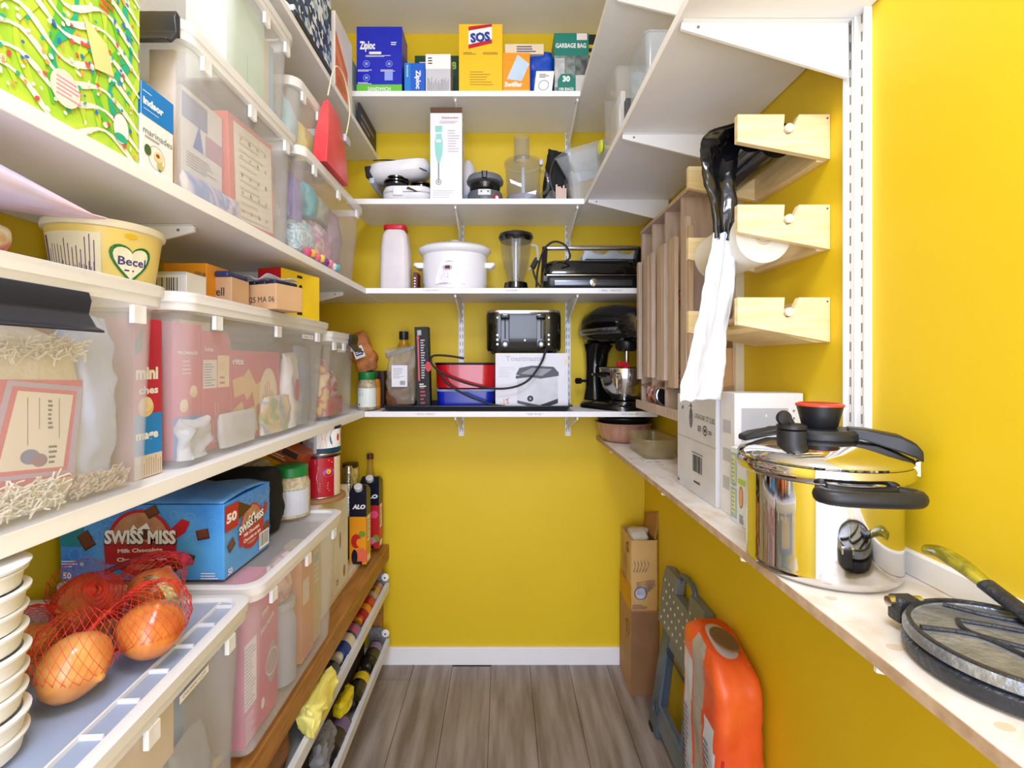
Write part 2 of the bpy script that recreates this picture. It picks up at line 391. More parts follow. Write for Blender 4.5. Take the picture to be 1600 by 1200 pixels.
b = bracket_s(.866, 1.960, 1, 'large white bracket nearest the camera under the deep right shelf', .30, .10)
p = Print(lambda u, v, l: (-.24+u, -.003-l, -.055+v), .2, .03); p.lines(.5, .2, .62, .8, 5, mat('#d5d5d8', .6, var=0.)); p.lines(.66, .2, .82, .8, 5, mat('#d5d5d8', .6, var=0.)); p.lines(.86, .2, .98, .8, 5, mat('#d5d5d8', .6, var=0.)); p.done(b, 'stamped_text')
bracket_s(1.288, 1.960, 1, 'white bracket under the deep right shelf behind the black bag')
bracket_s(1.80, 1.960, 1, 'far white bracket under the deep right shelf above the egg tray')
bracket_s(1.35, 2.377, 1, 'white bracket under the uppermost right shelf')
for y, lab in ((.50, 'white bracket under the picture box shelf at the left edge'), (.93, 'white bracket behind the spread tub'), (1.4, 'white bracket above the yellow snack bar box'), (1.80, 'white bracket in the far left corner under the candy bin')):
    bracket_s(y, 1.613, -1, lab, .28)
# ================================================================ back shelves
def xb(px, d=1.87): return (px-785)*d/F
def zb(py, d=1.87): return CZ+(567-py)*d/F
Z1, Z2, Z3, Z4 = 2.3975, 1.9815, 1.6365, 1.1595
BLUE = mat('#1022b8', .35, var=.02); SKY = mat('#1e7fd8', .35, var=.02); LIME = mat('#6cc83a', .4, var=.02)
def W_(p, *a, **k): return p.text(*a, **k)
# -- highest shelf
b = Box('bag_carton', 'deep blue carton of sandwich bags with a lime band along its foot', 'box', xb(557), xb(628), 1.87, 1.98, Z1, .26, BLUE)
p = b['f']; p.rect(0, 0, 1, .13, LIME); p.text('SANDWICH', .5, .065, .014, PAPER, .5); p.text('Ziploc', .24, .72, .03, PAPER, .34, bold=.04)
p.lines(.28, .585, .72, .625, 1, PAPER, .9); p.lines(.2, .545, .8, .575, 2, PAPER); lb = mat('#8fa6ee', .5, var=0.)
for u, v in ((.22, .44), (.72, .44), (.22, .23)): p.ring(u, v, .013, .002, lb); p.rect(u-.03, v-.02, u+.03, v+.02, lb)
for u, v in ((.22, .34), (.72, .34), (.22, .15)): p.lines(u-.19, v-.015, u+.19, v+.02, 2, PAPER)
p.lines(.76, .72, .95, .78, 2, PAPER); p.rect(.62, .19, .80, .32, lb); b.done()
b = Box('bag_carton', 'small bright blue carton of zip bags with sideways white lettering', 'box', xb(632), xb(664), 1.87, 1.99, Z1, .118, mat('#0f5fd0', .35, var=.02))
p = b['f']; p.rect(0, 0, .3, 1, SKY); p.text('Ziploc', .68, .45, .018, PAPER, .62, rot=-PI/2, bold=.04); p.lines(.1, .55, .2, .95, 7, PAPER); b.done()
b = Box('pouch', 'green folded pouch standing behind the small bright blue carton', 'pouch', xb(629), xb(655), 2.0, 2.03, Z1, .18, mat('#2c8a1e', .3), part='sleeve'); b['f'].lines(.3, .75, .9, .9, 4, mat('#8bd35a')); b.done()
b = Box('foil_carton', 'pale grey carton with thin black stems printed at its foot', 'box', xb(665), xb(704), 1.87, 1.98, Z1, .152, mat('#c9cbd2', .4, var=.02))
p = b['f']; p.rect(0, .62, 1, 1, PAPER); p.lines(.08, .02, .95, .42, 16, GREYD, .25, vert=True); p.lines(.1, .75, .3, .95, 3, INK); b.done()
b = Box('bag_carton', 'dark green carton leaning behind the pale grey one', 'box', xb(652, 2.06), xb(722, 2.06), 2.0, 2.1, Z1, .23, mat('#14452c', .4)); b['f'].lines(.1, .8, .7, .9, 3, PAPER); b['f'].text('8', .85, .82, .03, mat('#a8d060'), bold=.03); b.done()
b = Box('scouring_pad_carton', 'large yellow carton with slanted red and blue lettering panel', 'box', xb(717), xb(785), 1.87, 2.02, Z1, .27, mat('#f2c411', .4, var=.02))
p = b['f']; p.poly([(.22, .64), (.76, .72), (.76, 1), (.22, .96)], RED); p.poly([(.22, .70), (.76, .78), (.76, .96), (.22, .9)], PAPER); p.text('SOS', .49, .81, .034, mat('#173a9a'), .46, rot=.1, bold=.06)
br = mat('#8a6a14', .5, var=0.); p.lines(.1, .56, .45, .60, 2, br); p.lines(.55, .56, .95, .60, 2, br); p.lines(.25, .12, .8, .34, 6, br, .2); b.done()
b = Box('duster_carton', 'orange carton with a pale blue dusting cloth picture', 'box', xb(785.5), xb(828), 1.87, 2.0, Z1, .158, mat('#ef9a12', .4, var=.03))
p = b['f']; p.poly([(.15, .35), (.55, .95), (.98, .72), (.7, .3)], mat('#c4daf2', .6, var=.08)); p.text('Swiffer', .4, .22, .018, PAPER, .66, bold=.04); p.rect(0, 0, 1, .08, mat('#f6c77e')); b.done()
b = Box('sponge_carton', 'white and tan carton stacked on the orange duster carton', 'box', xb(789), xb(850), 1.88, 2.0, Z1+.159, .04, mat('#e8d7b8', .5)); b['f'].lines(.3, .2, .95, .9, 3, INKB); b.done()
def pillow(name, label, cat, loc, w, h, d, m, rz=0, seed=0, crease=.012, parts=(), rot=None, group=None, nu=18, nv=18, flat_bot=True, fold=0):
    """soft bag: width x, height z, depth y, standing on its base"""
    t = thing(name, label, cat, loc, rz, group, rot=rot); b_ = MB(); R = []
    for j in range(nv+1):
        v = j/nv; z = h*v; s_ = max(.08, math.sin(PI*min(1, max(0, v*.92+.08)))**.45); wd = w*(.92+.08*math.sin(PI*v)); dd = d*s_ if v > .5 or not flat_bot else d*(.75+.25*math.sin(PI*v))
        ring = []
        for i in range(2*nu):
            a = 2*PI*i/(2*nu); x = wd/2*math.copysign(abs(math.cos(a))**.6, math.cos(a)); y = dd/2*math.copysign(abs(math.sin(a))**.8, math.sin(a))
            n = noise.noise_vector(Vector((x*14+seed, y*14, z*14)))*crease + noise.noise_vector(Vector((x*45+seed, y*45, z*45)))*crease*.6
            ring.append((x+n.x, y+n.y, max(0, z+n.z*.6) if v > 0 else 0))
        R.append(ring)
    b_.loft(R); b_.build('bag_skin', m, t, ang=60)
    return t
t = pillow('rubber_glove_pack', 'crumpled royal blue pouch with a white printed label', 'pouch', (xb(846), 1.91, Z1), .098, .18, .06, mat('#0d49b8', .35, bump=.3, bscale=30), seed=3)
p = Print(lambda u, v, l: (-.03+u+v*.12, -.0385-l, .002+v), .07, .085); p.rect(0, 0, 1, 1, PAPER); p.ring(.5, .35, .02, .002, INKB); p.lines(.2, .7, .8, .9, 3, INKB); p.done(t, 'label')
b = Box('garbage_bag_carton', 'teal carton with grey bin picture and the number 30', 'box', xb(866), xb(920), 1.87, 2.0, Z1, .235, mat('#0e7a6c', .4, var=.02))
p = b['f']; p.rect(0, 0, .6, .62, mat('#8c9594', .5, col2='#4d5554', scale=30)); p.rect(.02, .1, .3, .58, mat('#c9cccc', .5, var=.15, scale=30)); p.rect(.62, .3, 1, .62, mat('#6f7877', .5, col2='#394140', scale=40)); p.rect(.62, .02, 1, .3, mat('#c9cccc'))
p.poly([(.1, 0), (.6, 0), (.6, .22), (.5, .32), (.2, .32), (.1, .22)], mat('#0e7a6c', .4, var=.02)); p.text('30', .35, .24, .021, PAPER, bold=.05); p.text('100 BAGS', .35, .07, .011, PAPER, .42); p.text('GARBAGE BAG', .48, .79, .018, PAPER, .88, bold=.02); p.rect(.65, .88, .95, .99, mat('#e8dcdc')); b.done()
b = Box('sachet_carton', 'black and yellow carton at the right end of the highest back shelf', 'box', xb(919), xb(934), 1.9, 2.1, Z1, .25, BLACK); b['f'].lines(.1, .3, .9, .9, 5, mat('#d8b420')); b.done()

# -- second shelf
def waffle_maker():
    t = thing('sandwich_maker', 'white sandwich maker propped open with a black clip at its left', 'appliance', (xb(622), 1.98, Z2+.075))
    b_ = MB(); b_.M = Matrix.Rotation(-.12, 4, 'Y') @ Matrix.Rotation(.2, 4, 'X')
    b_.loft([rrect(.20, .15, .05, .035, 6), rrect(.245, .19, .06, .055, 6), rrect(.25, .2, .06, .075, 6), rrect(.235, .185, .06, .1, 6), rrect(.16, .12, .05, .112, 6)]); b_.build('upper_shell', mat('#eceef4', .22, clear=.4), t, ang=50)
    b_ = MB(); b_.M = Matrix.Rotation(-.12, 4, 'Y') @ Matrix.Rotation(.2, 4, 'X'); b_.box(-.128, -.08, .05, -.10, -.02, .095); b_.build('hinge_clip', BLACK, t, bev=.004)
    b_ = MB(); b_.tube(spline([(-.1, -.096, .085), (-.02, -.104, .082), (.06, -.104, .06), (.11, -.09, .045)]), .003); b_.build('power_cord', GREYD, t)
    b_ = MB(); b_.rbox(.02, .17, .0, .052, .004, cx=-.11); b_.build('side_leg', mat('#b9c4d8', .3), t); return t
waffle_maker()
t = thing('sandwich_maker', 'closed white sandwich maker lying flat on the shelf, front clip showing', 'appliance', (xb(634), 1.955, Z2))
MB().loft([rrect(.17, .13, .05, 0, 6), rrect(.195, .16, .05, .012, 6), rrect(.20, .17, .05, .030, 6), rrect(.195, .165, .05, .033, 6)]).build('lower_shell', mat('#e8eaf0', .25, clear=.3), t, ang=50)
MB().loft([rrect(.195, .165, .05, .036, 6), rrect(.20, .17, .05, .040, 6), rrect(.19, .16, .05, .058, 6), rrect(.12, .1, .04, .068, 6)]).build('upper_shell', mat('#f1f2f6', .22, clear=.4), t, ang=50)
MB().rbox(.04, .01, .018, .05, .004, cx=-.03, cy=-.087).build('latch', mat('#f4f4f8', .25), t)
def plate_stack(x, y, z, n, label, r=.04):
    t = thing('cooking_plate_stack', label, 'appliance part', (x, y, z))
    for i in range(n): MB().lathe([(r*.7, i*.012), (r, i*.012+.003), (r, i*.012+.009), (r*.7, i*.012+.0115)], 28).build('round_plate', BLACKG, t)
plate_stack(xb(614), 1.93, Z2+.069, 4, 'stack of black non-stick rounds between the two white sandwich makers', .050)
plate_stack(xb(650), 1.99, Z2+.069, 3, 'lower black rounds right of the taller black stack, by the blender box', .044)
b = Box('blender_carton', 'tall white carton with turquoise stick blender picture, brown flap open', 'box', xb(672, 1.86), xb(722, 1.86), 1.862, 1.95, Z2, .335, mat('#e9e9ef', .35, var=.01))
p = b['f']; tq = mat('#8fd6cf', .4, var=.05); st = mat('#7a7c84', .4)
p.poly([(.15, .85), (.38, .85), (.36, .73), (.4, .66), (.38, .52), (.3, .42), (.23, .42), (.16, .52), (.14, .66), (.18, .73)], tq); p.rect(.17, .76, .36, .775, PAPER); p.rect(.19, .66, .34, .69, PAPER); p.rect(.245, .22, .285, .42, st)
p.ring(.265, .2, .011, .003, st); p.disc(.265, .2, .004, .004, st); p.text('KitchenAid', .62, .945, .007, mat('#b0343c', .5), .5); p.lines(.3, .88, .9, .915, 2, mat('#b8b8c2')); p.lines(.55, .55, .92, .82, 9, mat('#b8b8c2'), .3); p.lines(.08, .02, .9, .12, 4, mat('#c8c8d2'), .25); 
q = b['r']; q.lines(.1, .1, .9, .9, 14, mat('#c0c0ca'), .3); b.done()
hh = MB(); s_ = .122
hh.box(-s_/2, -.042, .335, s_/2, -.040, .358); hh.box(-s_/2, .038, .335, s_/2, .04, .352); hh.build('top_flap', mat('#5b4028', .7), b.t, smooth=False)
def bottle(name, label, cat, x, y, z, prof, m, parts=(), n=28, group=None, sx=1, sy=1, rz=0):
    t = thing(name, label, cat, (x, y, z), rz, group)
    MB().lathe(prof, n, sx=sx, sy=sy).build('bottle_body', m, t, ang=40)
    for nm, pr, mm in parts: MB().lathe(pr, n, sx=sx, sy=sy).build(nm, mm, t, ang=40)
    return t
bottle('squeeze_bottle', 'white bottle with pale blue foot behind the stick blender box', 'bottle', xb(731, 2.05), 2.06, Z2, [(.033, .0), (.036, .01), (.036, .16), (.03, .2), (.014, .225), (.012, .23)], mat('#dfe0ea', .35), [('label', [(.0365, .02), (.0365, .075)], mat('#9fd6ea', .4))])
def donut_maker():
    t = thing('mini_waffle_iron', 'round grey and black mini waffle iron with a red badge', 'appliance', (xb(757), 1.94, Z2))
    MB().lathe([(.05, 0), (.068, .006), (.072, .03), (.068, .045), (.055, .05)], 36).build('base', mat('#5f6670', .35), t, ang=50)
    MB().lathe([(.052, .05), (.06, .056), (.062, .078), (.056, .082)], 36).build('waist', BLACKG, t, ang=50)
    MB().lathe([(.06, .083), (.073, .087), (.075, .096), (.068, .112), (.045, .12), (0, .122)], 36).build('lid', mat('#6a7078', .3, clear=.3), t, ang=50)
    MB().loft([rrect(.02, .012, .004, .085, cy=-.076), rrect(.022, .02, .005, .11, cy=-.073)]).build('latch', BLACK, t)
    MB().rbox(.052, .012, .018, .042, .006, cx=.0, cy=-.07).build('control_panel', mat('#d5d7da', .3), t)
    for x in (-.012, .014): MB().cyl((x, -.0755, .032), (x, -.0775, .032), .0035, n=12).build('button', GREYD, t)
    MB().cyl((.045, -.056, .013), (.048, -.061, .013), .013, n=20).build('badge', RED, t)
    MB().cyl((.048, -.061, .013), (.0485, -.0618, .013), .007, n=16).build('badge_mark', PAPER, t)
donut_maker()
def processor():
    t = thing('food_processor', 'clear food processor bowl with a tall feed tube', 'appliance', (xb(819), 1.96, Z2))
    MB().lathe([(.068, 0), (.074, .004), (.074, .02), (.07, .035), (.066, .035), (.064, .006), (0, .006)], 36).build('bowl_base', mat('#9498ad', .2, alpha=.75), t, ang=50)
    MB().lathe([(.066, .034), (.068, .05), (.074, .16), (.076, .17), (.073, .17), (.0715, .16), (.065, .05), (.063, .036)], 40, caps=(0, 0)).build('bowl', CLEARD, t, ang=50)
    MB().lathe([(.078, .168), (.080, .174), (.078, .183), (.06, .192), (.03, .196), (.03, .193), (.058, .188), (.075, .178)], 40, caps=(0, 0)).build('lid', CLEARD, t, ang=50)
    MB().lathe([(.033, .19), (.033, .29), (.0305, .29), (.0305, .19)], 30, cx=-.006, sx=1.0, sy=.7, caps=(0, 0)).build('feed_tube', CLEARD, t, ang=50)
    MB().lathe([(.012, .01), (.008, .02), (.007, .16), (0, .163)], 16).build('spindle', mat('#c8ccd4', .3), t)
    b_ = MB(); b_.prism([(0, .03), (.05, .05), (.055, .07), (.02, .06), (0, .05)], -.002, .002); b_.prism([(0, .08), (-.05, .1), (-.055, .115), (-.02, .1), (0, .095)], -.002, .002); b_.build('blade', STEELB, t)
    MB().rbox(.016, .02, .155, .178, .003, cx=.07, cy=-.04).build('lid_catch', mat('#c8cddc', .25, alpha=.8), t)
    b_ = MB(); b_.tube(spline([(.07, .03, .16), (.1, .04, .15), (.105, .04, .09), (.072, .03, .06)]), .008); b_.build('handle', CLEARD, t)
processor()
t = pillow('carrying_pouch', 'slouching black zip pouch behind the clear plastic tubs', 'pouch', (xb(872, 2.0), 2.05, Z2), .10, .27, .10, mat('#0e0e10', .75, bump=.4, bscale=90), seed=9, crease=.016, rz=.2)
MB().tube(spline([(-.03, -.067, .05), (-.05, -.065, .13), (-.03, -.06, .2), (.02, -.04, .25)]), .003).build('zip', GREYD, t)
def tub(name, label, x, y, z, w, d, h, m, rot=(0, 0, 0), tap=.8, r=.015, rim=.008, group=None):
    t = thing(name, label, 'container', (x, y, z), 0, group, rot=rot); e = .0015
    R = [rrect(w*tap, d*tap, r*.7, 0), rrect(w, d, r, h), rrect(w+rim, d+rim, r, h+.001), rrect(w+rim, d+rim, r, h+.005), rrect(w-2*e, d-2*e, r, h+.004), rrect(w*tap-2*e, d*tap-2*e, r*.7, e)]
    MB().loft(R).build('shell', m, t, ang=40)
    b_ = MB()
    for s_ in (-1, 1):
        for i in range(7):
            x0 = (-.4+.8*i/6)*w*tap; b_.tube([(x0, s_*(d*tap/2+.0006), .006), (x0*1.1, s_*(d/2-.003), h*.6)], .0012, 5)
    b_.build('moulded_rib', CLEAR, t)['kind'] = 'stuff'
    return t
tub('salad_tub', 'tilted clear tub with slanting sides near the shelf corner', xb(925, 1.88), 1.93, Z2+.10, .19, .13, .12, mat('#ccd8e6', .06, var=0., alpha=.3, spec=1.), rot=(.15, -.35, .2), tap=.7)
tub('salad_tub', 'clear ribbed tub standing under the tilted one', xb(912, 1.9), 1.92, Z2, .13, .12, .10, CLEAR, tap=.75)
t = thing('clothes_peg_bundle', 'small pale wooden sticks standing upright beside the clear tubs', 'sticks', (xb(876), 1.875, Z2))
for i in range(6): MB().box(-.018+.007*i, -.004, 0, -.0125+.007*i, .004, .045+random.uniform(0, .02)).build('stick', mat('#e2c4b8', .6), t, smooth=False)
bottle('drinking_glass', 'small clear glass lying left of the wooden sticks', 'glass', xb(860), 1.885, Z2+.0165, [(.012, -.03), (.016, .03), (.0145, .03), (.011, -.028)], CLEAR).rotation_euler = (PI/2, 0, .2)
b = Box('tray_booklet', 'thin brown booklet sticking out left of the sandwich makers', 'booklet', -.40, -.30, 1.87, 1.98, Z2+.03, .004, mat('#5a463a', .6), tilt=(0, .28, .5), part='cover'); b.done()
# suction jar pump with yellow-green knob hung near the right shelf front
t = thing('spiral_slicer', 'grey plastic spiral slicer with a lime green knob', 'kitchen tool', (.425, 1.80, 2.155))
MB().loft([[(x, y, z) for y, z in ((.045, -.02), (.045, .02), (-.045, .02), (-.045, -.02))] for x in (-.006, .006)]).build('frame_plate', mat('#8a8f98', .35, alpha=.85), t, bev=.004)
b_ = MB(); b_.tube([(-.055, 0, 0), (-.005, 0, 0)], .007, 14); b_.build('shaft', mat('#d7e23c', .35), t)
b_ = MB(); b_.M = Matrix.Rotation(-PI/2, 4, 'Y'); b_.lathe([(.0, .045), (.018, .047), (.026, .053), (.026, .06), (.012, .066), (0, .067)], 24); b_.build('knob', mat('#dfe83a', .35), t)
MB().rbox(.05, .05, -.012, .012, .006, cx=.035).build('body', mat('#cfe045', .35), t)
MB().rbox(.06, .06, -.05, -.02, .006, cx=.045).build('blade_cup', mat('#a9b0ba', .2, alpha=.5), t)
MB().rbox(.07, .09, -.172, -.165, .01, cx=.03).build('foot', mat('#a9b0ba', .2, alpha=.6), t); MB().rbox(.012, .04, -.166, -.02, .004, cx=.02).build('stand', mat('#a9b0ba', .2, alpha=.6), t)
# boxes seen past the front edge of the deep right shelf
tub('storage_tub', 'clear upright tub with a beige label on the deep right shelf', .425, 1.62, Z2, .13, .20, .30, CLEAR, tap=.92)
b = Box('recipe_card', 'beige card standing inside the clear upright tub', 'card', .385, .40, 1.56, 1.70, Z2+.01, .24, mat('#d9d2c6', .6), part='card'); b.done()
tub('storage_tub', 'clear blue-tinted tub nearest the camera on the deep right shelf', .455, 1.36, Z2, .15, .18, .24, mat('#cfe2f6', .08, alpha=.16, spec=1.), tap=.92)
b = Box('jar_lid_carton', 'dark grey lidded box between the two clear tubs on the deep right shelf', 'box', .38, .46, 1.475, 1.50, Z2, .18, GREYD); b.done()

# -- third shelf
t = thing('sugar_jug', 'tall white plastic jug of sugar with a red lid', 'jar', (xb(614), 1.925, Z3))
MB().loft([rrect(.108, .09, .02, 0), rrect(.115, .095, .022, .01), rrect(.11, .092, .022, .16), rrect(.098, .088, .022, .215), rrect(.075, .07, .02, .238)]).build('jug_body', mat('#e9e2e6', .35, alpha=.9), t, ang=50)
MB().rbox(.088, .08, .236, .256, .02).build('lid', RED, t, ang=50)
b = Box('tea_tin', 'narrow dark red tin squeezed between sugar jug and slow cooker', 'tin', xb(641), xb(648), 1.93, 2.0, Z3, .075, mat('#5a1420', .4)); b['f'].lines(.2, .2, .8, .8, 4, PAPER); b.done()
def slow_cooker():
    X = xb(706); t = thing('slow_cooker', 'white oval slow cooker with a small red display', 'appliance', (X, 1.99, Z3)); wh = mat('#eeeef3', .22, clear=.5, var=.0)
    MB().lathe([(.118, 0), (.13, .006), (.131, .03), (.134, .035), (.134, .145), (.13, .152)], 48, sy=.80).build('housing', wh, t, ang=40)
    MB().lathe([(.132, .151), (.144, .158), (.15, .168), (.151, .176), (.146, .178), (.13, .174)], 48, sy=.80).build('crock_rim', wh, t, ang=40)
    MB().lathe([(.143, .177), (.14, .184), (.11, .194), (.05, .2), (0, .201)], 48, sy=.80).build('lid', mat('#e8e8ee', .15, alpha=.7), t, ang=40)
    MB().lathe([(.018, .2), (.022, .21), (.018, .216), (0, .217)], 24, sy=.8).build('lid_knob', wh, t)
    for s_ in (-1, 1): b_ = MB(); b_.loft([rrect(.03, .07, .012, .097, cx=s_*.14), rrect(.052, .075, .014, .108, cx=s_*.143), rrect(.05, .07, .014, .118, cx=s_*.142)]); b_.build('side_handle', wh, t, ang=50)
    # raised control panel following the housing
    def srf(u, v, l): a = -PI/2+u/.134; return ((.134+l)*math.cos(a), (.134+l)*math.sin(a)*.80, .02+v)
    out = [(-.058, 0), (-.055, .03), (-.04, .075), (-.03, .09), (-.015, .098), (.015, .098), (.03, .09), (.045, .07), (.06, .03), (.064, 0)]
    b_ = MB(); b_.loft([[srf(u-.012, v, .0) for u, v in out], [srf(u*.96-.012, v*.98+.001, .006) for u, v in out]]); b_.build('control_panel', mat('#f3f3f7', .3), t, ang=40)
    p = Print(lambda u, v, l: srf(u-.012, v, .0065+l), 1, 1); p.lines(-.05, .001, .056, .004, 1, mat('#c2c4ce', .4, var=0.), .6); p.poly([(-.022, .086), (0, .090), (.022, .086), (0, .0885)], GREYD); p.disc(-.006, .066, .019, .009, mat('#b9bcc8')); p.rect(-.015, .060, .004, .072, mat('#6e1a24', .2)); p.lines(-.038, .003, .02, .006, 1, GREYD); p.ring(0, .08, .0, .0, PAPER)
    for u in (-.028, .022): p.ring(u, .04, .012, .0006, mat('#c8cad4'))
    p.disc(-.004, .04, .0012, .0012, GREYD); p.disc(-.004, .028, .0015, .0015, GREYD); p.done(t, 'display')
slow_cooker()
def blender():
    t = thing('glass_blender', 'blender with fluted glass jug and black lid', 'appliance', (xb(807), 1.95, Z3))
    MB().lathe([(.064, 0), (.064, .006), (.05, .012), (.046, .034), (.04, .037)], 30).build('base', BLACKG, t, ang=50)
    R = []
    for z, r in ((.036, .034), (.05, .036), (.1, .052), (.15, .062), (.2, .066), (.213, .067)): R.append([((r*(1-.07*(.5+.5*math.cos(8*2*PI*i/64)))*math.cos(2*PI*i/64)), (r*(1-.07*(.5+.5*math.cos(8*2*PI*i/64)))*math.sin(2*PI*i/64)), z) for i in range(64)])
    R2 = [[(x*.94, y*.94, z+.002) for x, y, z in r] for r in reversed(R)]
    MB().loft(R+R2, caps=(0, 1)).build('glass_jug', mat('#85857c', .03, alpha=.15, var=0., spec=1.), t, ang=50)
    MB().lathe([(.062, .2), (.07, .213), (.072, .218), (.068, .23), (.06, .234), (.025, .236), (.022, .246), (0, .247)], 36).build('lid', BLACKG, t, ang=40)
    MB().lathe([(.013, .04), (.012, .06), (.010, .19), (.012, .2)], 14).build('strainer_tube', mat('#d6d6cf', .15, .6), t)
    b_ = MB()
    for k in range(4): a = PI/2*k+.4; b_.tube([(0, 0, .052), (.022*math.cos(a), .022*math.sin(a), .062 if k % 2 else .056)], [.004, .001], 5)
    b_.build('blade', STEEL, t)
    b_ = MB(); b_.tube(spline([(.06, 0, .19), (.085, 0, .18), (.085, 0, .12), (.05, 0, .09)]), .006); b_.build('handle', mat('#cfd3d6', .08, alpha=.45, var=0.), t)
blender()
def grill():
    x0, x1 = xb(850), xb(1004); cx = (x0+x1)/2; w_ = x1-x0
    t = thing('contact_grill', 'black electric contact grill with a wide chrome bar handle', 'appliance', (cx, 2.0, Z3))
    MB().loft([rrect(w_*.96, .22, .03, .0), rrect(w_, .24, .03, .015), rrect(w_, .24, .03, .045), rrect(w_*.97, .23, .03, .052)]).build('base', BLACK, t, ang=40)
    MB().rbox(w_*.8, .01, .012, .036, .004, cy=-.123).build('chrome_strip', mat('#6a6d72', .25, .8), t)
    MB().loft([rrect(w_*.97, .22, .03, .054), rrect(w_, .24, .035, .062), rrect(w_*.99, .235, .04, .085), rrect(w_*.9, .2, .04, .115), rrect(w_*.82, .17, .04, .12)]).build('lid', BLACKG, t, ang=40)
    MB().box(-w_*.47, -.121, .053, w_*.47, -.119, .0565).build('seam_strip', STEEL, t)
    b_ = MB(); b_.tube([(-w_/2+.01, -.10, .165), (w_/2-.01, -.10, .165)], .0095, 14); b_.build('handle_bar', STEEL, t)
    for s_ in (-1, 1): b_ = MB(); b_.loft([[(s_*(w_/2+dx), y, z) for y, z in ((.0, .04), (-.045, .04), (-.115, .16), (-.09, .175), (-.03, .1))] for dx in (-.016, .004)]); b_.build('handle_arm', BLACK, t, bev=.003)
    o = MB().lathe([(.013, 0), (.016, .003), (.014, .009), (0, .01)], 20).build('emblem', STEEL, t); o.rotation_euler = (PI/2, 0, 0); o.location = (.0, -.128, .024)
    MB().rbox(.03, .03, .03, .055, .006, cx=-w_/2+.01, cy=-.1).build('latch', GREYD, t)
    t2 = thing('power_cord', 'black cord coiled over the left end of the contact grill', 'cord', (cx-w_/2, 1.9, Z3))
    MB().tube(spline([(-.03, -.035, .004), (-.025, -.035, .07), (.0, -.035, .15), (.04, -.033, .182), (.085, -.033, .165), (.10, -.035, .12), (.07, -.035, .10)], 8), .0042, 8).build('cable', RUBBER, t2)
    b_ = MB(); b_.tube(spline([(-.03, -.03, .12), (-.045, -.033, .085), (-.03, -.035, .03), (-.012, -.035, .005)], 8), .0042, 8); b_.tube([(-.045, -.033, .08), (-.03, -.033, .11)], .011, 10); b_.build('plug', RUBBER, t2)
    t3 = thing('egg_tray', 'pale grey moulded tray upside down on top of the grill', 'tray', (xb(953, 2.05), 2.05, Z3+.135))
    def fn(u, v): x = (u-.5)*.26; y = (v-.5)*.14; return (x, y, .034+.017*math.sin(u*PI*5)*math.sin(v*PI*3)-.03*(max(0, abs(u-.5)-.44)/.06)**2-.03*(max(0, abs(v-.5)-.42)/.08)**2)
    MB().sheet(fn, 40, 20).build('moulded_tray', mat('#ccd6dd', .6), t3, solid=.002); return t
grill()

# -- fourth shelf
def tray():
    X0, X1 = xb(597, 1.86), xb(893, 1.86); t = thing('baking_tray', 'large black baking tray at the shelf front under the tins', 'tray', ((X0+X1)/2, 1.985, Z4)); w_ = X1-X0; d = .27
    e = .003
    MB().loft([rrect(w_-.03, d-.03, .015, 0), rrect(w_-.006, d-.006, .02, .018), rrect(w_+.012, d+.012, .02, .019), rrect(w_+.012, d+.012, .02, .023), rrect(w_-.012, d-.012, .02, .022), rrect(w_-.034, d-.034, .015, e)]).build('tray_body', mat('#14171e', .35), t, ang=40); return t
tray()
ZT = Z4+.0035
b = Box('fryer_carton', 'pale grey carton with a deep fryer picture, toaster on top', 'box', xb(774), xb(888), 1.875, 2.1, ZT, .222, mat('#d9d9e0', .4, var=.02))
p = b['f']; W0, H0 = b.F['f'][1:]
p.text('Toastmaster', .42, .91, .020, mat('#b9bac4', .4), .56, bold=.03); p.lines(.05, .58, .3, .78, 6, mat('#b8b8c4'), .2)
p.poly([(.3, .12), (.62, .04), (.86, .14), (.86, .62), (.62, .58), (.3, .64)], mat('#c9cbd0', .3, var=.1)); p.poly([(.3, .12), (.62, .02), (.62, .08), (.3, .17)], GREYD); p.poly([(.62, .02), (.86, .12), (.86, .2), (.62, .09)], INK)
p.poly([(.28, .62), (.33, .74), (.5, .78), (.8, .76), (.87, .66), (.87, .6), (.62, .55)], GREYD); p.poly([(.34, .64), (.5, .74), (.78, .72), (.64, .6)], mat('#8f9398')); p.poly([(.28, .55), (.48, .58), (.48, .62), (.28, .6)], BLACK)
p.disc(.48, .2, .012, .012, INK); p.disc(.48, .2, .004, .005, mat('#9a9ca2')); 
for i in range(14): p.disc(.12+random.uniform(-.07, .07), .15+random.uniform(-.06, .06), .005, .0016, mat(random.choice(['#d9962c', '#b96a1c', '#e3b450', '#8f3a1c'])), 6, random.uniform(0, 3))
p.rect(.95, .8, .985, .95, mat('#e9d9b8')); b.done()
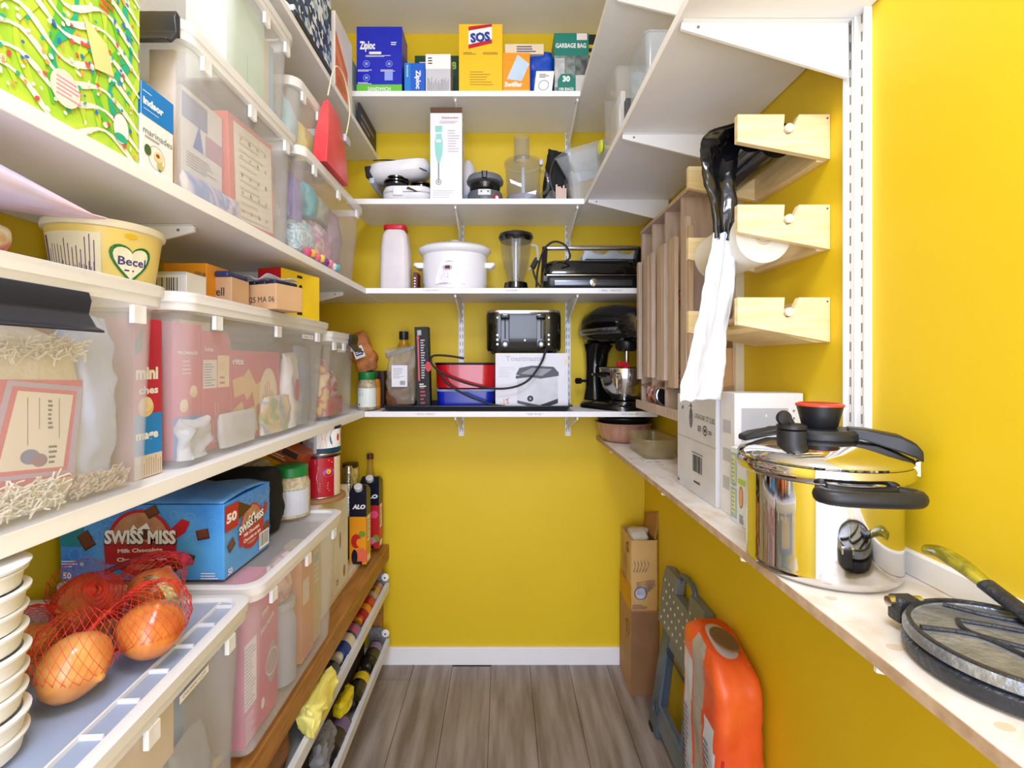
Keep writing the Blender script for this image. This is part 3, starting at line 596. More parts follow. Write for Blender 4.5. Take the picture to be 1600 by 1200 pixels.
def toaster():
    X0, X1 = xb(759), xb(879); w_ = X1-X0; t = thing('four_slice_toaster', 'black four slice toaster with two levers and chrome top', 'appliance', ((X0+X1)/2, 1.985, ZT+.2225))
    R = [rrect(w_*.97, .20, .04, .008, 8), rrect(w_, .22, .05, .02, 8), rrect(w_, .22, .05, .15, 8), rrect(w_*.985, .215, .05, .16, 8)]; MB().loft(R).build('body', mat('#14150f', .16, clear=.5), t, ang=40)
    MB().loft([rrect(w_*.985, .215, .05, .16, 8), rrect(w_*.98, .21, .05, .168, 8), rrect(w_*.93, .18, .05, .172, 8)]).build('chrome_top', STEEL, t, ang=40)
    for sx in (-1, 1):
        for k in (-1, 1): MB().box(sx*w_*.25-.055, k*.03-.01, .1722, sx*w_*.25+.055, k*.03+.01, .1735).build('bread_slot', BLACK, t, smooth=False)
    for s_ in (-1, 1):
        cx = s_*w_*.235-.004; MB().rbox(.034, .003, .022, .153, .002, cx=cx, cy=-.1105).build('lever_panel', BLACKG, t)
        MB().box(cx-.002, -.1128, .055, cx+.002, -.1118, .14).build('lever_slot', mat('#050505', .9), t, smooth=False)
        MB().rbox(.036, .018, .135, .147, .004, cx=cx, cy=-.12).build('lever', mat('#2a2b2e', .2, .7), t)
        b_ = MB(); b_.M = Matrix.Translation((cx, -.112, .034)) @ Matrix.Rotation(PI/2, 4, 'X'); b_.lathe([(.014, 0), (.0145, .004), (.012, .01), (.0, .011)], 24); b_.build('browning_dial', mat('#3c3e42', .2, .6), t)
        b_ = MB(); b_.M = Matrix.Translation((cx, -.1235, .034)) @ Matrix.Rotation(PI/2, 4, 'X'); b_.lathe([(.007, 0), (.006, .003), (0, .0035)], 16); b_.build('dial_cap', STEEL, t)
        for j in range(3):
            b_ = MB(); b_.M = Matrix.Translation((cx+s_*.030, -.1105, .034+.018*j)) @ Matrix.Rotation(PI/2, 4, 'X'); b_.lathe([(.0045, 0), (.004, .003), (0, .0032)], 14); b_.build('button', STEELB, t)
        MB().cyl((cx+s_*.03, -.1105, .138), (cx+s_*.03, -.113, .138), .004, n=12).build('indicator', mat('#f2e7c8', .3), t)
    for sx in (-1, 1):
        for sy in (-1, 1): MB().lathe([(.01, 0), (.012, .009)], 12, cx=sx*w_*.4, cy=sy*.07).build('foot', RUBBER, t)
    p = Print(lambda u, v, l: (-.002+u, -.1101-l, .045+v), .01, .01); p.poly([(0, .5), (.4, .6), (.5, 1), (.6, .6), (1, .5), (.6, .4), (.5, 0), (.4, .4)], STEEL); p.done(t, 'emblem')
toaster()
def tin(label, x0, x1, y0, y1, z, h, m, rimm, rim_name='rim', rnd=.03):
    t = thing('cake_tin', label, 'tin', ((x0+x1)/2, (y0+y1)/2, z)); w_, d = x1-x0, y1-y0
    MB().loft([rrect(w_-.02, d-.02, rnd, 0, 8), rrect(w_-.006, d-.006, rnd, .006, 8), rrect(w_, d, rnd, h-.006, 8), rrect(w_-.004, d-.004, rnd, h-.004, 8), rrect(w_-.012, d-.012, rnd, .004, 8)]).build('tin_body', m, t, ang=40)
    MB().loft([rrect(w_+.004, d+.004, rnd, h-.009, 8), rrect(w_+.008, d+.008, rnd, h-.004, 8), rrect(w_+.004, d+.004, rnd, h, 8), rrect(w_-.006, d-.006, rnd, h, 8), rrect(w_-.006, d-.006, rnd, h-.009, 8)], caps=(0, 0)).build(rim_name, rimm, t, ang=40)
    return t
tin('deep blue tin with a pale rim under the red pan', xb(680), xb(772), 1.885, 2.09, ZT, .080, mat('#0d22a4', .22), mat('#8a9cc8', .3), rnd=.035)
tin('glossy red pan with black rim stacked on the blue tin', xb(677), xb(776), 1.88, 2.1, ZT+.0805, .105, mat('#c0121c', .16, clear=.6), BLACK, rnd=.06)
t = thing('power_cord', 'long black cord drooping from the toaster across the tins', 'cord', (0, 0, 0))
P = [(853, 545, 1.86), (845, 568, 1.85), (823, 596, 1.84), (790, 607, 1.835), (750, 604, 1.84), (710, 592, 1.85), (684, 578, 1.86), (674, 566, 1.87), (677, 556, 1.87), (700, 556, 1.865), (725, 560, 1.87)]
MB().tube(spline([at(*q) for q in P], 8), .0042, 8).build('cable', RUBBER, t)
P = [(684, 578, 1.86), (700, 600, 1.86), (730, 618, 1.85), (765, 631, 1.85), (788, 635, 1.86)]
MB().tube(spline([at(*q) for q in P], 8), .0042, 8).build('cable', RUBBER, t)
b = Box('bottle_carton', 'tall narrow black carton with red and white print', 'box', xb(651), xb(672), 1.875, 1.93, ZT, .325, mat('#0c0a0c', .6), tilt=(0, -.03, 0))
p = b['f']; p.rect(.18, .35, .3, .88, mat('#c9505a')); p.poly([(.12, .86), (.24, .92), (.36, .86)], mat('#c9505a')); p.lines(.42, .38, .75, .86, 16, mat('#b8b4b8'), .5); p.rect(.2, .9, .5, .96, mat('#aab0b0')); p.lines(.3, .03, .7, .3, 6, mat('#a7434c')); p.disc(.95, .52, .012, .02, RED, 14); p.lines(.25, .28, .8, .33, 2, PAPER); b.done()
OIL = mat('#c8901c', .1, alpha=.55, var=0.)
bottle('oil_bottle', 'amber oil bottle with a dark cap behind the plastic bag', 'bottle', xb(631, 2.05), 2.05, ZT, [(.04, 0), (.045, .01), (.045, .2), (.035, .24), (.017, .275), (.016, .29)], OIL, [('cap', [(.019, .283), (.02, .286), (.02, .318), (0, .319)], mat('#14201c', .4))])
t = pillow('plastic_bag', 'crumpled clear bag with a white label, dark bread inside', 'bag', (xb(627, 1.93), 1.93, ZT+.02), .125, .22, .07, mat('#c9bfae', .15, alpha=.34, bump=.5, bscale=25), seed=21, crease=.022)
p = Print(lambda u, v, l: (-.028+u, -.047-l, .07+v), .062, .085); p.rect(0, 0, 1, 1, mat('#dfe0e6', .5)); p.lines(.1, .4, .8, .9, 7, mat('#8a8a90'), .3); p.barcode(.5, .05, .9, .3, False); p.done(t, 'label')
b_ = MB(); b_.M = Matrix.Translation((0, -.01, .2)) @ Matrix.Rotation(-.3, 4, 'Y'); b_.rbox(.12, .012, 0, .018, .004); b_.build('zip_seal', mat('#8f9aa0', .3, alpha=.7), t)
pillow('bread_loaf', 'dark brown loaf inside the crumpled clear bag', 'bread', (xb(625, 1.95), 1.935, ZT), .10, .12, .05, mat('#6a4020', .7, bump=.5), seed=4, crease=.006)
def jar(label, x, y, z, r, h, body, capm, lab=None, txt=None, cat='jar', name='spice_jar', frac=.8):
    t = thing(name, label, cat, (x, y, z)); hb = h*frac
    MB().lathe([(r*.92, 0), (r, .004), (r, hb*.8), (r*.93, hb*.9), (r*.8, hb)], 28).build('jar_body', body, t, ang=45)
    MB().lathe([(r*.86, hb), (r*.9, hb+.002), (r*.9, h-.003), (r*.8, h), (0, h)], 28).build('lid', capm, t, ang=40)
    if lab:
        p = Print(wrap(r, -PI/2-1.5), r*3, hb); p.rect(0, .1, 1, .72, lab, 14)
        if txt: txt(p)
        p.done(t, 'label')
    return t
jar('spice jar with green lid and white label in the shelf corner', xb(567, 1.84), 1.90, ZT, .036, .148, mat('#cdbfa4', .5, scale=80, col2='#8f7f60', alpha=.95), mat('#0e7a3c', .4), mat('#dfe8e2', .5), lambda p: (p.rect(.3, .45, .42, .58, GREEN), p.lines(.5, .2, .8, .6, 6, mat('#9aa8a0'), .3), p.lines(.3, .62, .45, .68, 2, INK), p.disc(.28, .18, .003, .004, INK)))
jar('amber spice bottle with black lid beside the green lidded jar', xb(585, 1.92), 1.93, ZT, .022, .15, mat('#b8701c', .3), RUBBER, mat('#d08a2a', .4), lambda p: p.rect(.3, .12, .6, .25, PAPER))
t = pillow('snack_bag', 'crumpled brown paper bag with blue and white emblem, tilted', 'bag', (xb(574, 1.98), 2.0, ZT+.15), .095, .165, .07, mat('#c47d3c', .6, col2='#9c5c2c', scale=20, bump=.4), seed=31, crease=.014, rot=(0, -.35, .1))
p = Print(lambda u, v, l: (-.03+u, -.047-l, .045+v), .06, .07); p.rect(.1, .2, .8, .9, mat('#e6e2dc')); p.rect(.2, .35, .7, .75, mat('#2c4a9a')); p.lines(.25, .45, .65, .65, 2, PAPER); p.done(t, 'emblem')
b = Box('cereal_carton', 'dark carton lying behind the green lidded jar', 'box', xb(560, 2.0), xb(600, 2.0), 2.0, 2.12, ZT, .15, mat('#3a2418', .5)); b.done()
def mixer():
    t = thing('stand_mixer', 'black stand mixer with a steel bowl and chrome band', 'appliance', (xb(962, 1.97), 2.0, Z4), rz=-1.0)
    t.scale = (1, 1, 1)
    # local +x is the way the head points
    b_ = MB(); b_.loft([[(x*s1, y*s2, z) for x, y, _ in rrect(.30, .21, .09, 0, 8)] for z, s1, s2 in ((0, 1, 1), (.012, 1, 1), (.024, .95, .93), (.034, .8, .75), (.036, .6, .5))]); b_.build('base', BLACKG, t, ang=50)
    R = []
    for z, cx, w_, d in ((.03, -.095, .09, .12), (.08, -.10, .075, .10), (.16, -.105, .07, .09), (.23, -.10, .08, .095), (.27, -.09, .11, .11)): R.append([(cx+x, y, z) for x, y, _ in rrect(w_, d, .03, 0, 6)])
    MB().loft(R).build('column', BLACKG, t, ang=50)
    R = []
    for x, cz, rz_, ry in ((-.175, .335, .012, .015), (-.165, .335, .045, .045), (-.13, .338, .07, .062), (-.06, .345, .082, .07), (.03, .345, .083, .07), (.10, .34, .075, .064), (.145, .335, .062, .055), (.16, .333, .05, .045)):
        R.append([(x, ry*math.copysign(abs(math.cos(a))**.8, math.cos(a)), cz+rz_*math.copysign(abs(math.sin(a))**.85, math.sin(a))) for a in [2*PI*i/32 for i in range(32)]])
    MB().loft(R).build('head', BLACKG, t, ang=50)
    for s_ in (-1, 1):
        def fb(u, v, l, s_=s_): x = -.165+.31*u; i = max(0, min(1, (x+.165)/.31)); ry = .045+.028*math.sin(PI*min(1, i*1.1))**.5; return (x, s_*(ry+.0015+l), .305+.026*v)
        b_ = MB(); b_.sheet(lambda u, v: fb(u, v, 0), 16, 1); b_.build('chrome_band', STEELB, t, solid=.002)
        if s_ < 0: p = Print(lambda u, v, l: fb(.55+u, v/.026, l+.0012), 1, 1); p.text('KitchenAid', .13, .013, .016, INK, .42, bold=.04); p.done(t, 'lettering')
    b_ = MB(); b_.M = Matrix.Translation((.155, 0, .345)) @ Matrix.Rotation(PI/2, 4, 'Y'); b_.lathe([(.034, -.01), (.034, .012), (.03, .018), (0, .019)], 30); b_.build('hub_cap', BLACKG, t, ang=40)
    b_ = MB(); b_.M = Matrix.Translation((.155, 0, .345)) @ Matrix.Rotation(PI/2, 4, 'Y'); b_.lathe([(.031, .013), (.031, .0185), (.026, .021), (.026, .0185)], 30, caps=(0, 0)); b_.build('hub_ring', STEEL, t, ang=40)
    b_ = MB(); b_.M = Matrix.Translation((.176, 0, .345)); b_.box(-.001, -.026, -.003, .002, .026, .003); b_.build('hub_bar', STEEL, t)
    MB().lathe([(.035, .235), (.045, .25), (.045, .28)], 24, cx=.07).build('planetary', BLACK, t, ang=40)
    MB().lathe([(.008, .17), (.009, .175), (.009, .24)], 14, cx=.07).build('beater_shaft', STEEL, t)
    MB().lathe([(.045, .036), (.055, .04), (.06, .05), (.09, .09), (.1, .13), (.103, .165), (.107, .168), (.103, .17), (.1, .166), (.094, .12), (.08, .08), (.05, .055), (0, .052)], 44, cx=.06).build('steel_bowl', STEEL, t, ang=40)
    for s_ in (-1, 1): b_ = MB(); b_.tube(spline([(-.06, s_*.06, .14), (0, s_*.112, .14), (.07, s_*.118, .138)]), .007, 8); b_.build('bowl_arm', BLACKG, t)
    b_ = MB(); b_.tube(spline([(.1, -.1, .145), (.135, -.125, .13), (.14, -.125, .08), (.11, -.09, .06)]), .005, 8); b_.build('bowl_handle', STEEL, t)
    b_ = MB(); b_.tube([(-.12, -.03, .11), (-.135, -.07, .11)], .006); b_.tube([(-.135, -.065, .11), (-.135, -.085, .11)], .013, 12); b_.build('speed_knob', BLACK, t)
mixer()
b = Box('red_clip', 'small red plastic tool resting in the mixer bowl', 'utensil', .44, .485, 1.84, 1.86, Z4+.172, .018, RED, part='grip', tilt=(0, .1, .3)); b.done()
# ================================================================ left wall, upper and middle shelves
ZU, ZM, ZL = 1.6355, 1.1625, .5625
def hook_latch(t, side, pos, L, z, m, name='latch', s_=1):
    """snap handle hooked over the rim: side '+x' or '-y', pos = offset of the bin face, centred at 0 along the face"""
    b_ = MB(); pr = [(0, .0), (.010, .004), (.014, -.010), (.010, -.030), (.022, -.050), (.034, -.055), (.034, -.059), (.020, -.056), (.005, -.036), (.0, -.036)]; pr = [(x*s_, q*s_) for x, q in pr]
    c = pos[1]
    if side == '+x': b_.loft([[(pos[0]+x, c+y, z+q) for x, q in pr] for y in (-L/2, -L/2+.006, L/2-.006, L/2)])
    else: b_.loft([[(c+y, -pos[0]-x, z+q) for x, q in pr] for y in (-L/2, -L/2+.006, L/2-.006, L/2)])
    return b_.build(name, m, t, bev=.0015, ang=40)
def bin_(name, label, x0, x1, y0, y1, z, h, tap=.90, rz=0, lid=True, m=MILKY, mr=MILKRIM, latches=(), lidm=None, r=.035, e=.0018, tag_label=None, ribs=True, group=None):
    w_, d = x1-x0, y1-y0; t = thing(name, label, 'storage bin', ((x0+x1)/2, (y0+y1)/2, z), rz, group)
    tx = 1-(1-tap)*min(1, .40/w_) ; ty = 1-(1-tap)*min(1, .40/d)
    R = [rrect(w_*tx-.012, d*ty-.012, r*.6, 0), rrect(w_*tx, d*ty, r*.8, .008), rrect(w_-.012, d-.012, r, h-.035), rrect(w_-.012-2*e, d-.012-2*e, r, h-.035), rrect(w_*tx-2*e, d*ty-2*e, r*.7, .009+e), rrect(w_*tx-.012-2*e, d*ty-.012-2*e, r*.5, e)]
    MB().loft(R).build('bin_body', m, t, ang=40)
    R = [rrect(w_-.012-2*e, d-.012-2*e, r, h-.035), rrect(w_-.011, d-.011, r, h-.036), rrect(w_+.004, d+.004, r, h-.032), rrect(w_+.006, d+.006, r, h-.008), rrect(w_-.004, d-.004, r, h-.008), rrect(w_-.008, d-.008, r, h-.03)]
    MB().loft(R, caps=(0, 0)).build('rim', mr, t, ang=40)
    if lid:
        R = [rrect(w_+.010, d+.010, r, h-.018), rrect(w_+.012, d+.012, r, h-.002), rrect(w_+.004, d+.004, r, h), rrect(w_-.022, d-.022, r, h), rrect(w_-.030, d-.030, r*.8, h-.006), rrect(w_-.032, d-.032, r*.8, h-.008), rrect(w_-.02, d-.02, r, h-.003), rrect(w_+.006, d+.006, r, h-.004)]
        MB().loft(R, caps=(0, 0)).build('lid_rim', mr, t, ang=40)
        b_ = MB(); b_.rbox(w_-.03, d-.03, h-.0075, h-.0055, r*.8, .0008); b_.build('lid', lidm or m, t)
    if ribs:
        for s_ in (-.36, 0, .36): MB().box(w_/2-.004, s_*d-.012, h-.06, w_/2+.0035, s_*d+.012, h-.034).build('rim_tab', mr, t, bev=.001, smooth=False)
    for side, off, L, m_, *o_ in latches: hook_latch(t, side, ((w_/2 if side == '+x' else d/2)+.002, off), L, h-.004+(o_[0] if o_ else 0), m_, s_=(o_[1] if o_ else 1))
    if tag_label:
        yy, zz, txt = tag_label; p = Print(lambda u, v, l: (w_/2*(tx+(1-tx)*zz/h)+.0012+l, yy+u, zz+v), .075, .011); p.rect(0, 0, 1, 1, PAPER); p.text(txt, .5, .5, .005, GREYD, .8, bold=0); p.done(t, 'label_strip')
    return t
DK = mat('#2b2e38', .35); DKB = mat('#3c4350', .35)
bin_('storage_bin', 'large clear bin of noodles at left edge, dark latch hanging open', -.872, -.515, .29, .742, ZM, .30, .92, latches=(('+x', .004, .135, DK, -.028, .8),))
bin_('storage_bin', 'long clear bin full of cracker boxes, small white label strip', -.868, -.530, .80, 1.47, ZM, .305, .87, tag_label=(.14, .25, 'CRACKERS / CHIPS'))
bin_('storage_bin', 'small clear bin with black latch behind the cracker bin', -.86, -.538, 1.50, 1.76, ZM, .285, .92, latches=(('+x', .075, .075, BLACK),), m=mat('#dfe2e6', .15, alpha=.14, var=0.), tag_label=(-.06, .22, 'SNACKS'), r=.02)
# ---- noodle bin contents
t = thing('noodle_pack', 'pink and red pack of white noodles inside the large clear bin', 'noodles', (-.60, .50, ZM+.004))
b_ = MB(); b_.loft([rrect(.07, .26, .02, 0), rrect(.085, .29, .03, .03), rrect(.085, .30, .03, .15), rrect(.08, .28, .03, .205), rrect(.03, .2, .012, .225)]); b_.build('clear_wrap', mat('#efe6d2', .4, col2='#dccfae', scale=30, bump=.3), t, ang=50)
p = Print(lambda u, v, l: (.0425+l, -.148+u, .045+v-.10*max(0, u-.16)), .285, .125); pk = mat('#d8365a', .35); p.poly([(0, 0), (.95, 0), (1, 1), (0, 1)], pk)
p.poly([(0, .1), (.30, .1), (.42, .5), (.44, .82), (0, .86)], mat('#c9c4d8')); p.lines(.01, .14, .38, .8, 18, mat('#7c7490', .5, var=0.), .4)
p.poly([(.56, .05), (.95, .03), (1, .93), (.66, .95)], mat('#b9a4d4')); p.poly([(.59, .09), (.92, .07), (.97, .88), (.68, .9)], pk); p.poly([(.62, .13), (.90, .11), (.95, .84), (.70, .86)], mat('#f4eee4'))
for i, (a, b2) in enumerate(((.74, .35), (.79, .5), (.84, .5), (.88, .4))): p.lines(a-.012, b2, a+.012, .8, 7, INK, .55) if i == 2 else p.rect(a-.002, b2, a+.002, .8, mat('#6a5a5a', .5, var=0.))
p.disc(.75, .24, .012, .009, mat('#4a5aa0')); p.disc(.79, .20, .010, .008, mat('#7a3a6a')); p.lines(.83, .16, .87, .36, 4, INK); p.done(t, 'printed_panel')
def strands(name, label, x, y0, y1, z0, z1, n, m, seed, amp=.02, r=.0011):
    rr = random.Random(seed); b_ = MB()
    for i in range(n):
        c = Vector((x+rr.uniform(-.006, .006), rr.uniform(y0, y1), rr.uniform(z0, z1))); a = rr.uniform(0, PI); P = []
        for k in range(5): q = (k-2)/2*amp; P.append(c+Vector((.004*math.sin(k*1.7+i), math.cos(a)*q, math.sin(a)*q*.6+.004*math.sin(k*2+i))))
        b_.tube(P, r, 4)
    o = b_.build(name, m, None); tag(o, label, 'noodles', None, 'stuff'); return o
NOOD = mat('#f3eedd', .5)
strands('loose_noodles', 'tangle of white rice noodles low in the large clear bin', -.552, .36, .60, 1.175, 1.205, 230, NOOD, 1)
strands('loose_noodles', 'curled white rice noodles above the pink band in the large bin', -.556, .36, .63, 1.355, 1.375, 170, mat('#eadfc0', .5), 2)
strands('loose_noodles', 'coarse beige flakes in the far lower corner of the noodle bin', -.560, .63, .71, 1.172, 1.195, 160, mat('#cdb9a4', .6), 5, .006, .0014)
pillow('plastic_bag', 'pale blue crumpled bag beside the noodle pack in the large bin', 'bag', (-.59, .672, ZM+.012), .075, .24, .07, mat('#b4c2e6', .25, bump=.4, bscale=20), rz=PI/2, seed=12, crease=.012)
b = Box('folded_carton', 'peach carton corner behind the pale blue bag in the noodle bin', 'box', -.70, -.64, .62, .71, ZM+.012, .245, mat('#ecc2a4', .5)); b.done()
b = Box('flat_packet', 'blue and white packet lying on the floor of the noodle bin', 'packet', -.66, -.56, .37, .46, ZM+.0035, .0, mat('#4d86c8')) if 0 else None
# ---- on the noodle bin
ZB = ZM+.3005
def spread_tub():
    t = thing('spread_tub', 'large yellow spread tub with white lid and green heart outline', 'tub', (-.648, .785, ZB+.0065)); r = .075; hb = .088
    MB().lathe([(r*.84, 0), (r*.86, .003), (r, hb-.004), (r, hb)], 48).build('tub_body', mat('#f2dc86', .35), t, ang=40)
    MB().lathe([(r*1.0, hb-.004), (r*1.06, hb-.003), (r*1.07, hb+.002), (r*1.05, hb+.008), (r*1.0, hb+.009), (r*.97, hb+.006), (0, hb+.006)], 48).build('lid', mat('#f1ecdf', .4), t, ang=40)
    def fn(u, v, l): q = r*.86+(r*.14)*v/hb+.0008+l; a = -PI/2-.80+u/r; return (q*math.cos(a), q*math.sin(a), v)
    p = Print(fn, .17, hb); dg = mat('#157a3c', .4)
    p.rect(.07, .06, .62, .84, mat('#f1eedd'), 16); pu = mat('#4b3a7c', .5, var=0.)
    p.lines(.09, .1, .6, .82, 15, pu, .22, vert=True); p.rect(.09, .1, .12, .8, pu); p.lines(.1, .1, .58, .35, 26, mat('#6a5f8c', .5, var=0.), .35, vert=True)
    def heart(s_, m): p.poly([(.86+s_*x/.17, .42+s_*y/hb) for x, y in [(.016*math.sin(a)**3*1.35, .013*(math.cos(a)-.38*math.cos(2*a)-.15*math.cos(3*a))*1.5) for a in [2*PI*i/32 for i in range(32)]]], m)
    heart(1.45, dg); heart(1.22, mat('#f4f1dc')); p.text('Becel', .87, .42, .013, mat('#3a3c8c', .4), .25, bold=.02); p.lines(.8, .24, .93, .3, 1, INKB); p.disc(.84, .85, .009, .004, mat('#f0c62c')); p.done(t, 'printed_panel')
spread_tub()
pillow('chip_bag', 'crumpled bag in pink, green and orange on the noodle bin lid', 'bag', (-.60, .475, ZB), .17, .055, .11, multi(['#f4e4d8', '#8fe08a', '#f0a05a', '#e85a84', '#c9a77a', '#f2f2e8'], 16, distort=.5), rz=PI/2+.2, seed=17, crease=.012)
t = thing('plastic_bag', 'pointed lavender and pink plastic bag under the picture box shelf', 'bag', (-.58, .5, ZB+.050)); R = []
for y, z0, z1, xa, xb_ in ((.34, -.01, .075, -.68, -.50), (.40, .0, .070, -.68, -.512), (.46, .002, .060, -.67, -.514), (.52, .006, .046, -.65, -.516), (.57, .014, .034, -.62, -.518), (.61, .019, .025, -.58, -.519), (.632, .023, .026, -.54, -.520)):
    q = []
    for i in range(28): a = 2*PI*i/28; n_ = noise.noise_vector(Vector((math.cos(a)*2, y*14, math.sin(a)*2)))*.006*min(1, (.65-y)*6); q.append(((xa+xb_)/2+(xb_-xa)/2*math.copysign(abs(math.cos(a))**.7, math.cos(a))+n_.x+.58, y-.5, max(.0005, (z0+z1)/2+(z1-z0)/2*math.sin(a)+n_.z)))
    R.append(q)
MB().loft(R).build('bag_skin', mat('#cfcdf2', .25, col2='#eccbe2', scale=9, bump=.3, bscale=14), t, ang=60)
# ---- between and on the cracker bin
def cookie(p, u, v, r): p.disc(u, v, r, r*.9, mat('#e9c98c', .5)); p.disc(u, v+.02, r*.85, r*.7, mat('#f1dcae', .5)); [p.disc(u+.05*math.cos(k*1.3), v+.015*math.sin(k*2.1), .0008, .0008, mat('#b98a4c', .6, var=0.), 6) for k in range(5)]
b = Box('cracker_carton', 'red and blue cracker carton squeezed between the two large bins', 'box', -.70, -.572, .745, .806, ZM+.001, .255, mat('#c3243c', .35), tilt=(0, 0, 0))
p = b['r']; p.rect(0, .14, 1, .40, mat('#1c86dc')); p.rect(0, 0, 1, .14, mat('#d9ccbc')); p.lines(0, .01, 1, .13, 12, mat('#b09c88', .6, var=0.), .4, vert=True)
p.text('mini', .45, .66, .020, PAPER, .8, bold=.05); p.text('ches', .5, .55, .012, PAPER, .7, bold=.04); p.text('mage', .45, .27, .014, PAPER, .8, bold=.04); cookie(p, .4, .44, .017); p.poly([(.0, .85), (.3, .95), (.25, .8), (0, .76)], mat('#27285c')); b.done()
CB = [('cracker_carton', 'pink carton with round cookies at the near end of the cracker bin', .845, .925, .245, '#cf3558'), ('cracker_carton', 'tall pink carton with white panel inside the cracker bin', .93, 1.02, .235, '#c93a5c'), ('cracker_carton', 'wide red carton picturing square crackers in the cracker bin', 1.025, 1.25, .20, '#cf3f55')]
for i, (nm, lb_, a, c, h_, colr) in enumerate(CB):
    b = Box(nm, lb_, 'box', -.64+.0*i, -.580, a, c, ZM+.012, h_, mat(colr, .35)); p = b['r']
    if i == 0:
        p.rect(0, 0, 1, .30, mat('#1c86dc')); p.text('FROMAGE', .5, .78, .006, PAPER, .7, bold=.03); p.lines(.3, .62, .7, .74, 4, mat('#e8b4c4'), .4); cookie(p, .7, .48, .011); cookie(p, .35, .38, .012); cookie(p, .7, .15, .012); p.text('190 g', .5, .05, .010, PAPER, .5, bold=.05)
    elif i == 1:
        p.rect(.0, .52, .5, .76, mat('#e8e6ea')); p.lines(.03, .54, .45, .74, 9, mat('#8a8494', .5, var=0.), .4); p.rect(.52, .52, .98, .8, mat('#f0d8a8')); p.ring(.7, .7, .007, .001, mat('#b98a4c')); p.lines(.6, .55, .9, .64, 2, mat('#c05070')); p.lines(.35, .05, .6, .4, 4, mat('#f0c8d0'), .3, vert=True); p.text('bits', .2, .85, .008, PAPER, .3); p.lines(.8, .05, .9, .4, 1, PAPER)
    else:
        ck = mat('#e3bd7c', .5, var=.08)
        for (u, v, s_, a_) in ((.13, .25, .028, .4), (.35, .2, .03, .15), (.3, .62, .026, .7), (.12, .6, .02, .2), (.5, .5, .024, .3)):
            c_, q_ = math.cos(a_), math.sin(a_); p.poly([(u+(x*c_-y*q_)*s_/.225, v+(x*q_+y*c_)*s_/.2) for x, y in ((-1, -1), (1, -1), (1, 1), (-1, 1))], ck)
            for k in range(4): p.disc(u+.04*math.cos(k*1.6+a_), v+.05*math.sin(k*1.6+a_), .0013, .0013, mat('#a9804c', .6, var=0.), 6)
        p.disc(.72, .45, .045, .07, mat('#f0e2c0')); p.lines(.6, .25, .85, .65, 6, mat('#d04a64'), .35, vert=True); p.text('ritz', .12, .88, .012, PAPER, .2, bold=.05)
    b.done()
b = Box('stock_packet', 'cream packet standing above the cartons in the cracker bin', 'packet', -.66, -.645, .96, 1.06, ZM+.012, .26, mat('#efe6c8', .5)); b['r'].lines(.2, .7, .8, .9, 3, mat('#9ab07a')); b.done()
for i, (y_, w_, h_, c1, c2, lb_) in enumerate(((1.30, .09, .20, '#eceaf0', '#c43a58', 'white snack bag with a pink oval near the far end of the cracker bin'), (1.375, .08, .22, '#8d95a8', '#5a6478', 'slate blue snack bag at the far end of the cracker bin'), (1.12, .17, .25, '#a9bcdc', '#dfe6f2', 'pale blue bag behind the red cracker carton'))):
    x_ = -.580 if i < 2 else -.69
    t = pillow('snack_bag', lb_, 'bag', (x_, y_, ZM+.012), w_, h_, .040, mat(c1, .35, col2='#ffffff' if i == 2 else c1, bump=.4, bscale=25), rz=PI/2, seed=40+i, crease=.01)
    if i == 0: p = Print(lambda u, v, l: (-.03+u, -.026-l, .04+v), .05, .1); p.disc(.5, .6, .014, .03, mat(c2)); p.done(t, 'printed_panel')
pillow('plastic_bag', 'crumpled clear white bag low at the near end of the cracker bin', 'bag', (-.568, .88, ZM+.012), .085, .075, .022, mat('#dfe4f0', .2, alpha=.7, bump=.6, bscale=25), rz=PI/2, seed=50, crease=.022)
pillow('plastic_bag', 'smooth pale grey bag below the red cracker carton', 'bag', (-.567, 1.03, ZM+.012), .14, .07, .022, mat('#c9c9d2', .35), rz=PI/2, seed=52, crease=.004)
pillow('snack_bag', 'green and cream striped bag low at the far end of the cracker bin', 'bag', (-.568, 1.2, ZM+.012), .14, .09, .022, multi(['#e8dcc0', '#9ab48a', '#e6c9a0', '#8fb0d8', '#efe8d8'], 14, distort=.6), rz=PI/2, seed=53, crease=.008)
for i, (y_, w_, h_, mm, lb_, x_) in enumerate(((1.555, .07, .19, multi(['#e8a838', '#f0c860', '#c43a30', '#f2dca0'], 18, distort=.3), 'yellow cracker bag inside the small clear bin', -.59), (1.64, .10, .15, multi(['#d86a8c', '#f0d0c0', '#b83a50', '#e8e0d8'], 20, distort=.4), 'pink wrapped sweets bag inside the small clear bin', -.60), (1.62, .15, .06, mat('#b8483c', .4), 'brick red packet flat on the floor of the small clear bin', -.568))):
    pillow('snack_bag', lb_, 'bag', (x_, y_, ZM+.012), w_, h_, .05 if i < 2 else .02, mm, rz=PI/2, seed=60+i, crease=.008)
ZB2 = ZM+.3055
b = Box('pod_carton', 'white lidded carton with a large black barcode on the cracker bin', 'box', -.66, -.592, .90, .96, ZB2, .05, mat('#e9eaec', .4)); b['f'].barcode(.05, .02, .8, .85); b['f'].rect(.0, .9, 1, 1, mat('#c9cfd6')); b.done()
b = Box('snack_carton', 'orange carton with nut picture behind the barcode carton', 'box', -.70, -.61, .99, 1.07, ZB2, .085, mat('#e89a1c', .4)); p = b['f']; p.text('NO', .42, .6, .013, mat('#6a2a10', .5), rot=PI/2, bold=.03); p.poly([(.62, .2), (.95, .35), (.98, .75), (.75, .8), (.6, .6)], mat('#7a4420', .6, col2='#c48a4c', scale=60)); b.done()
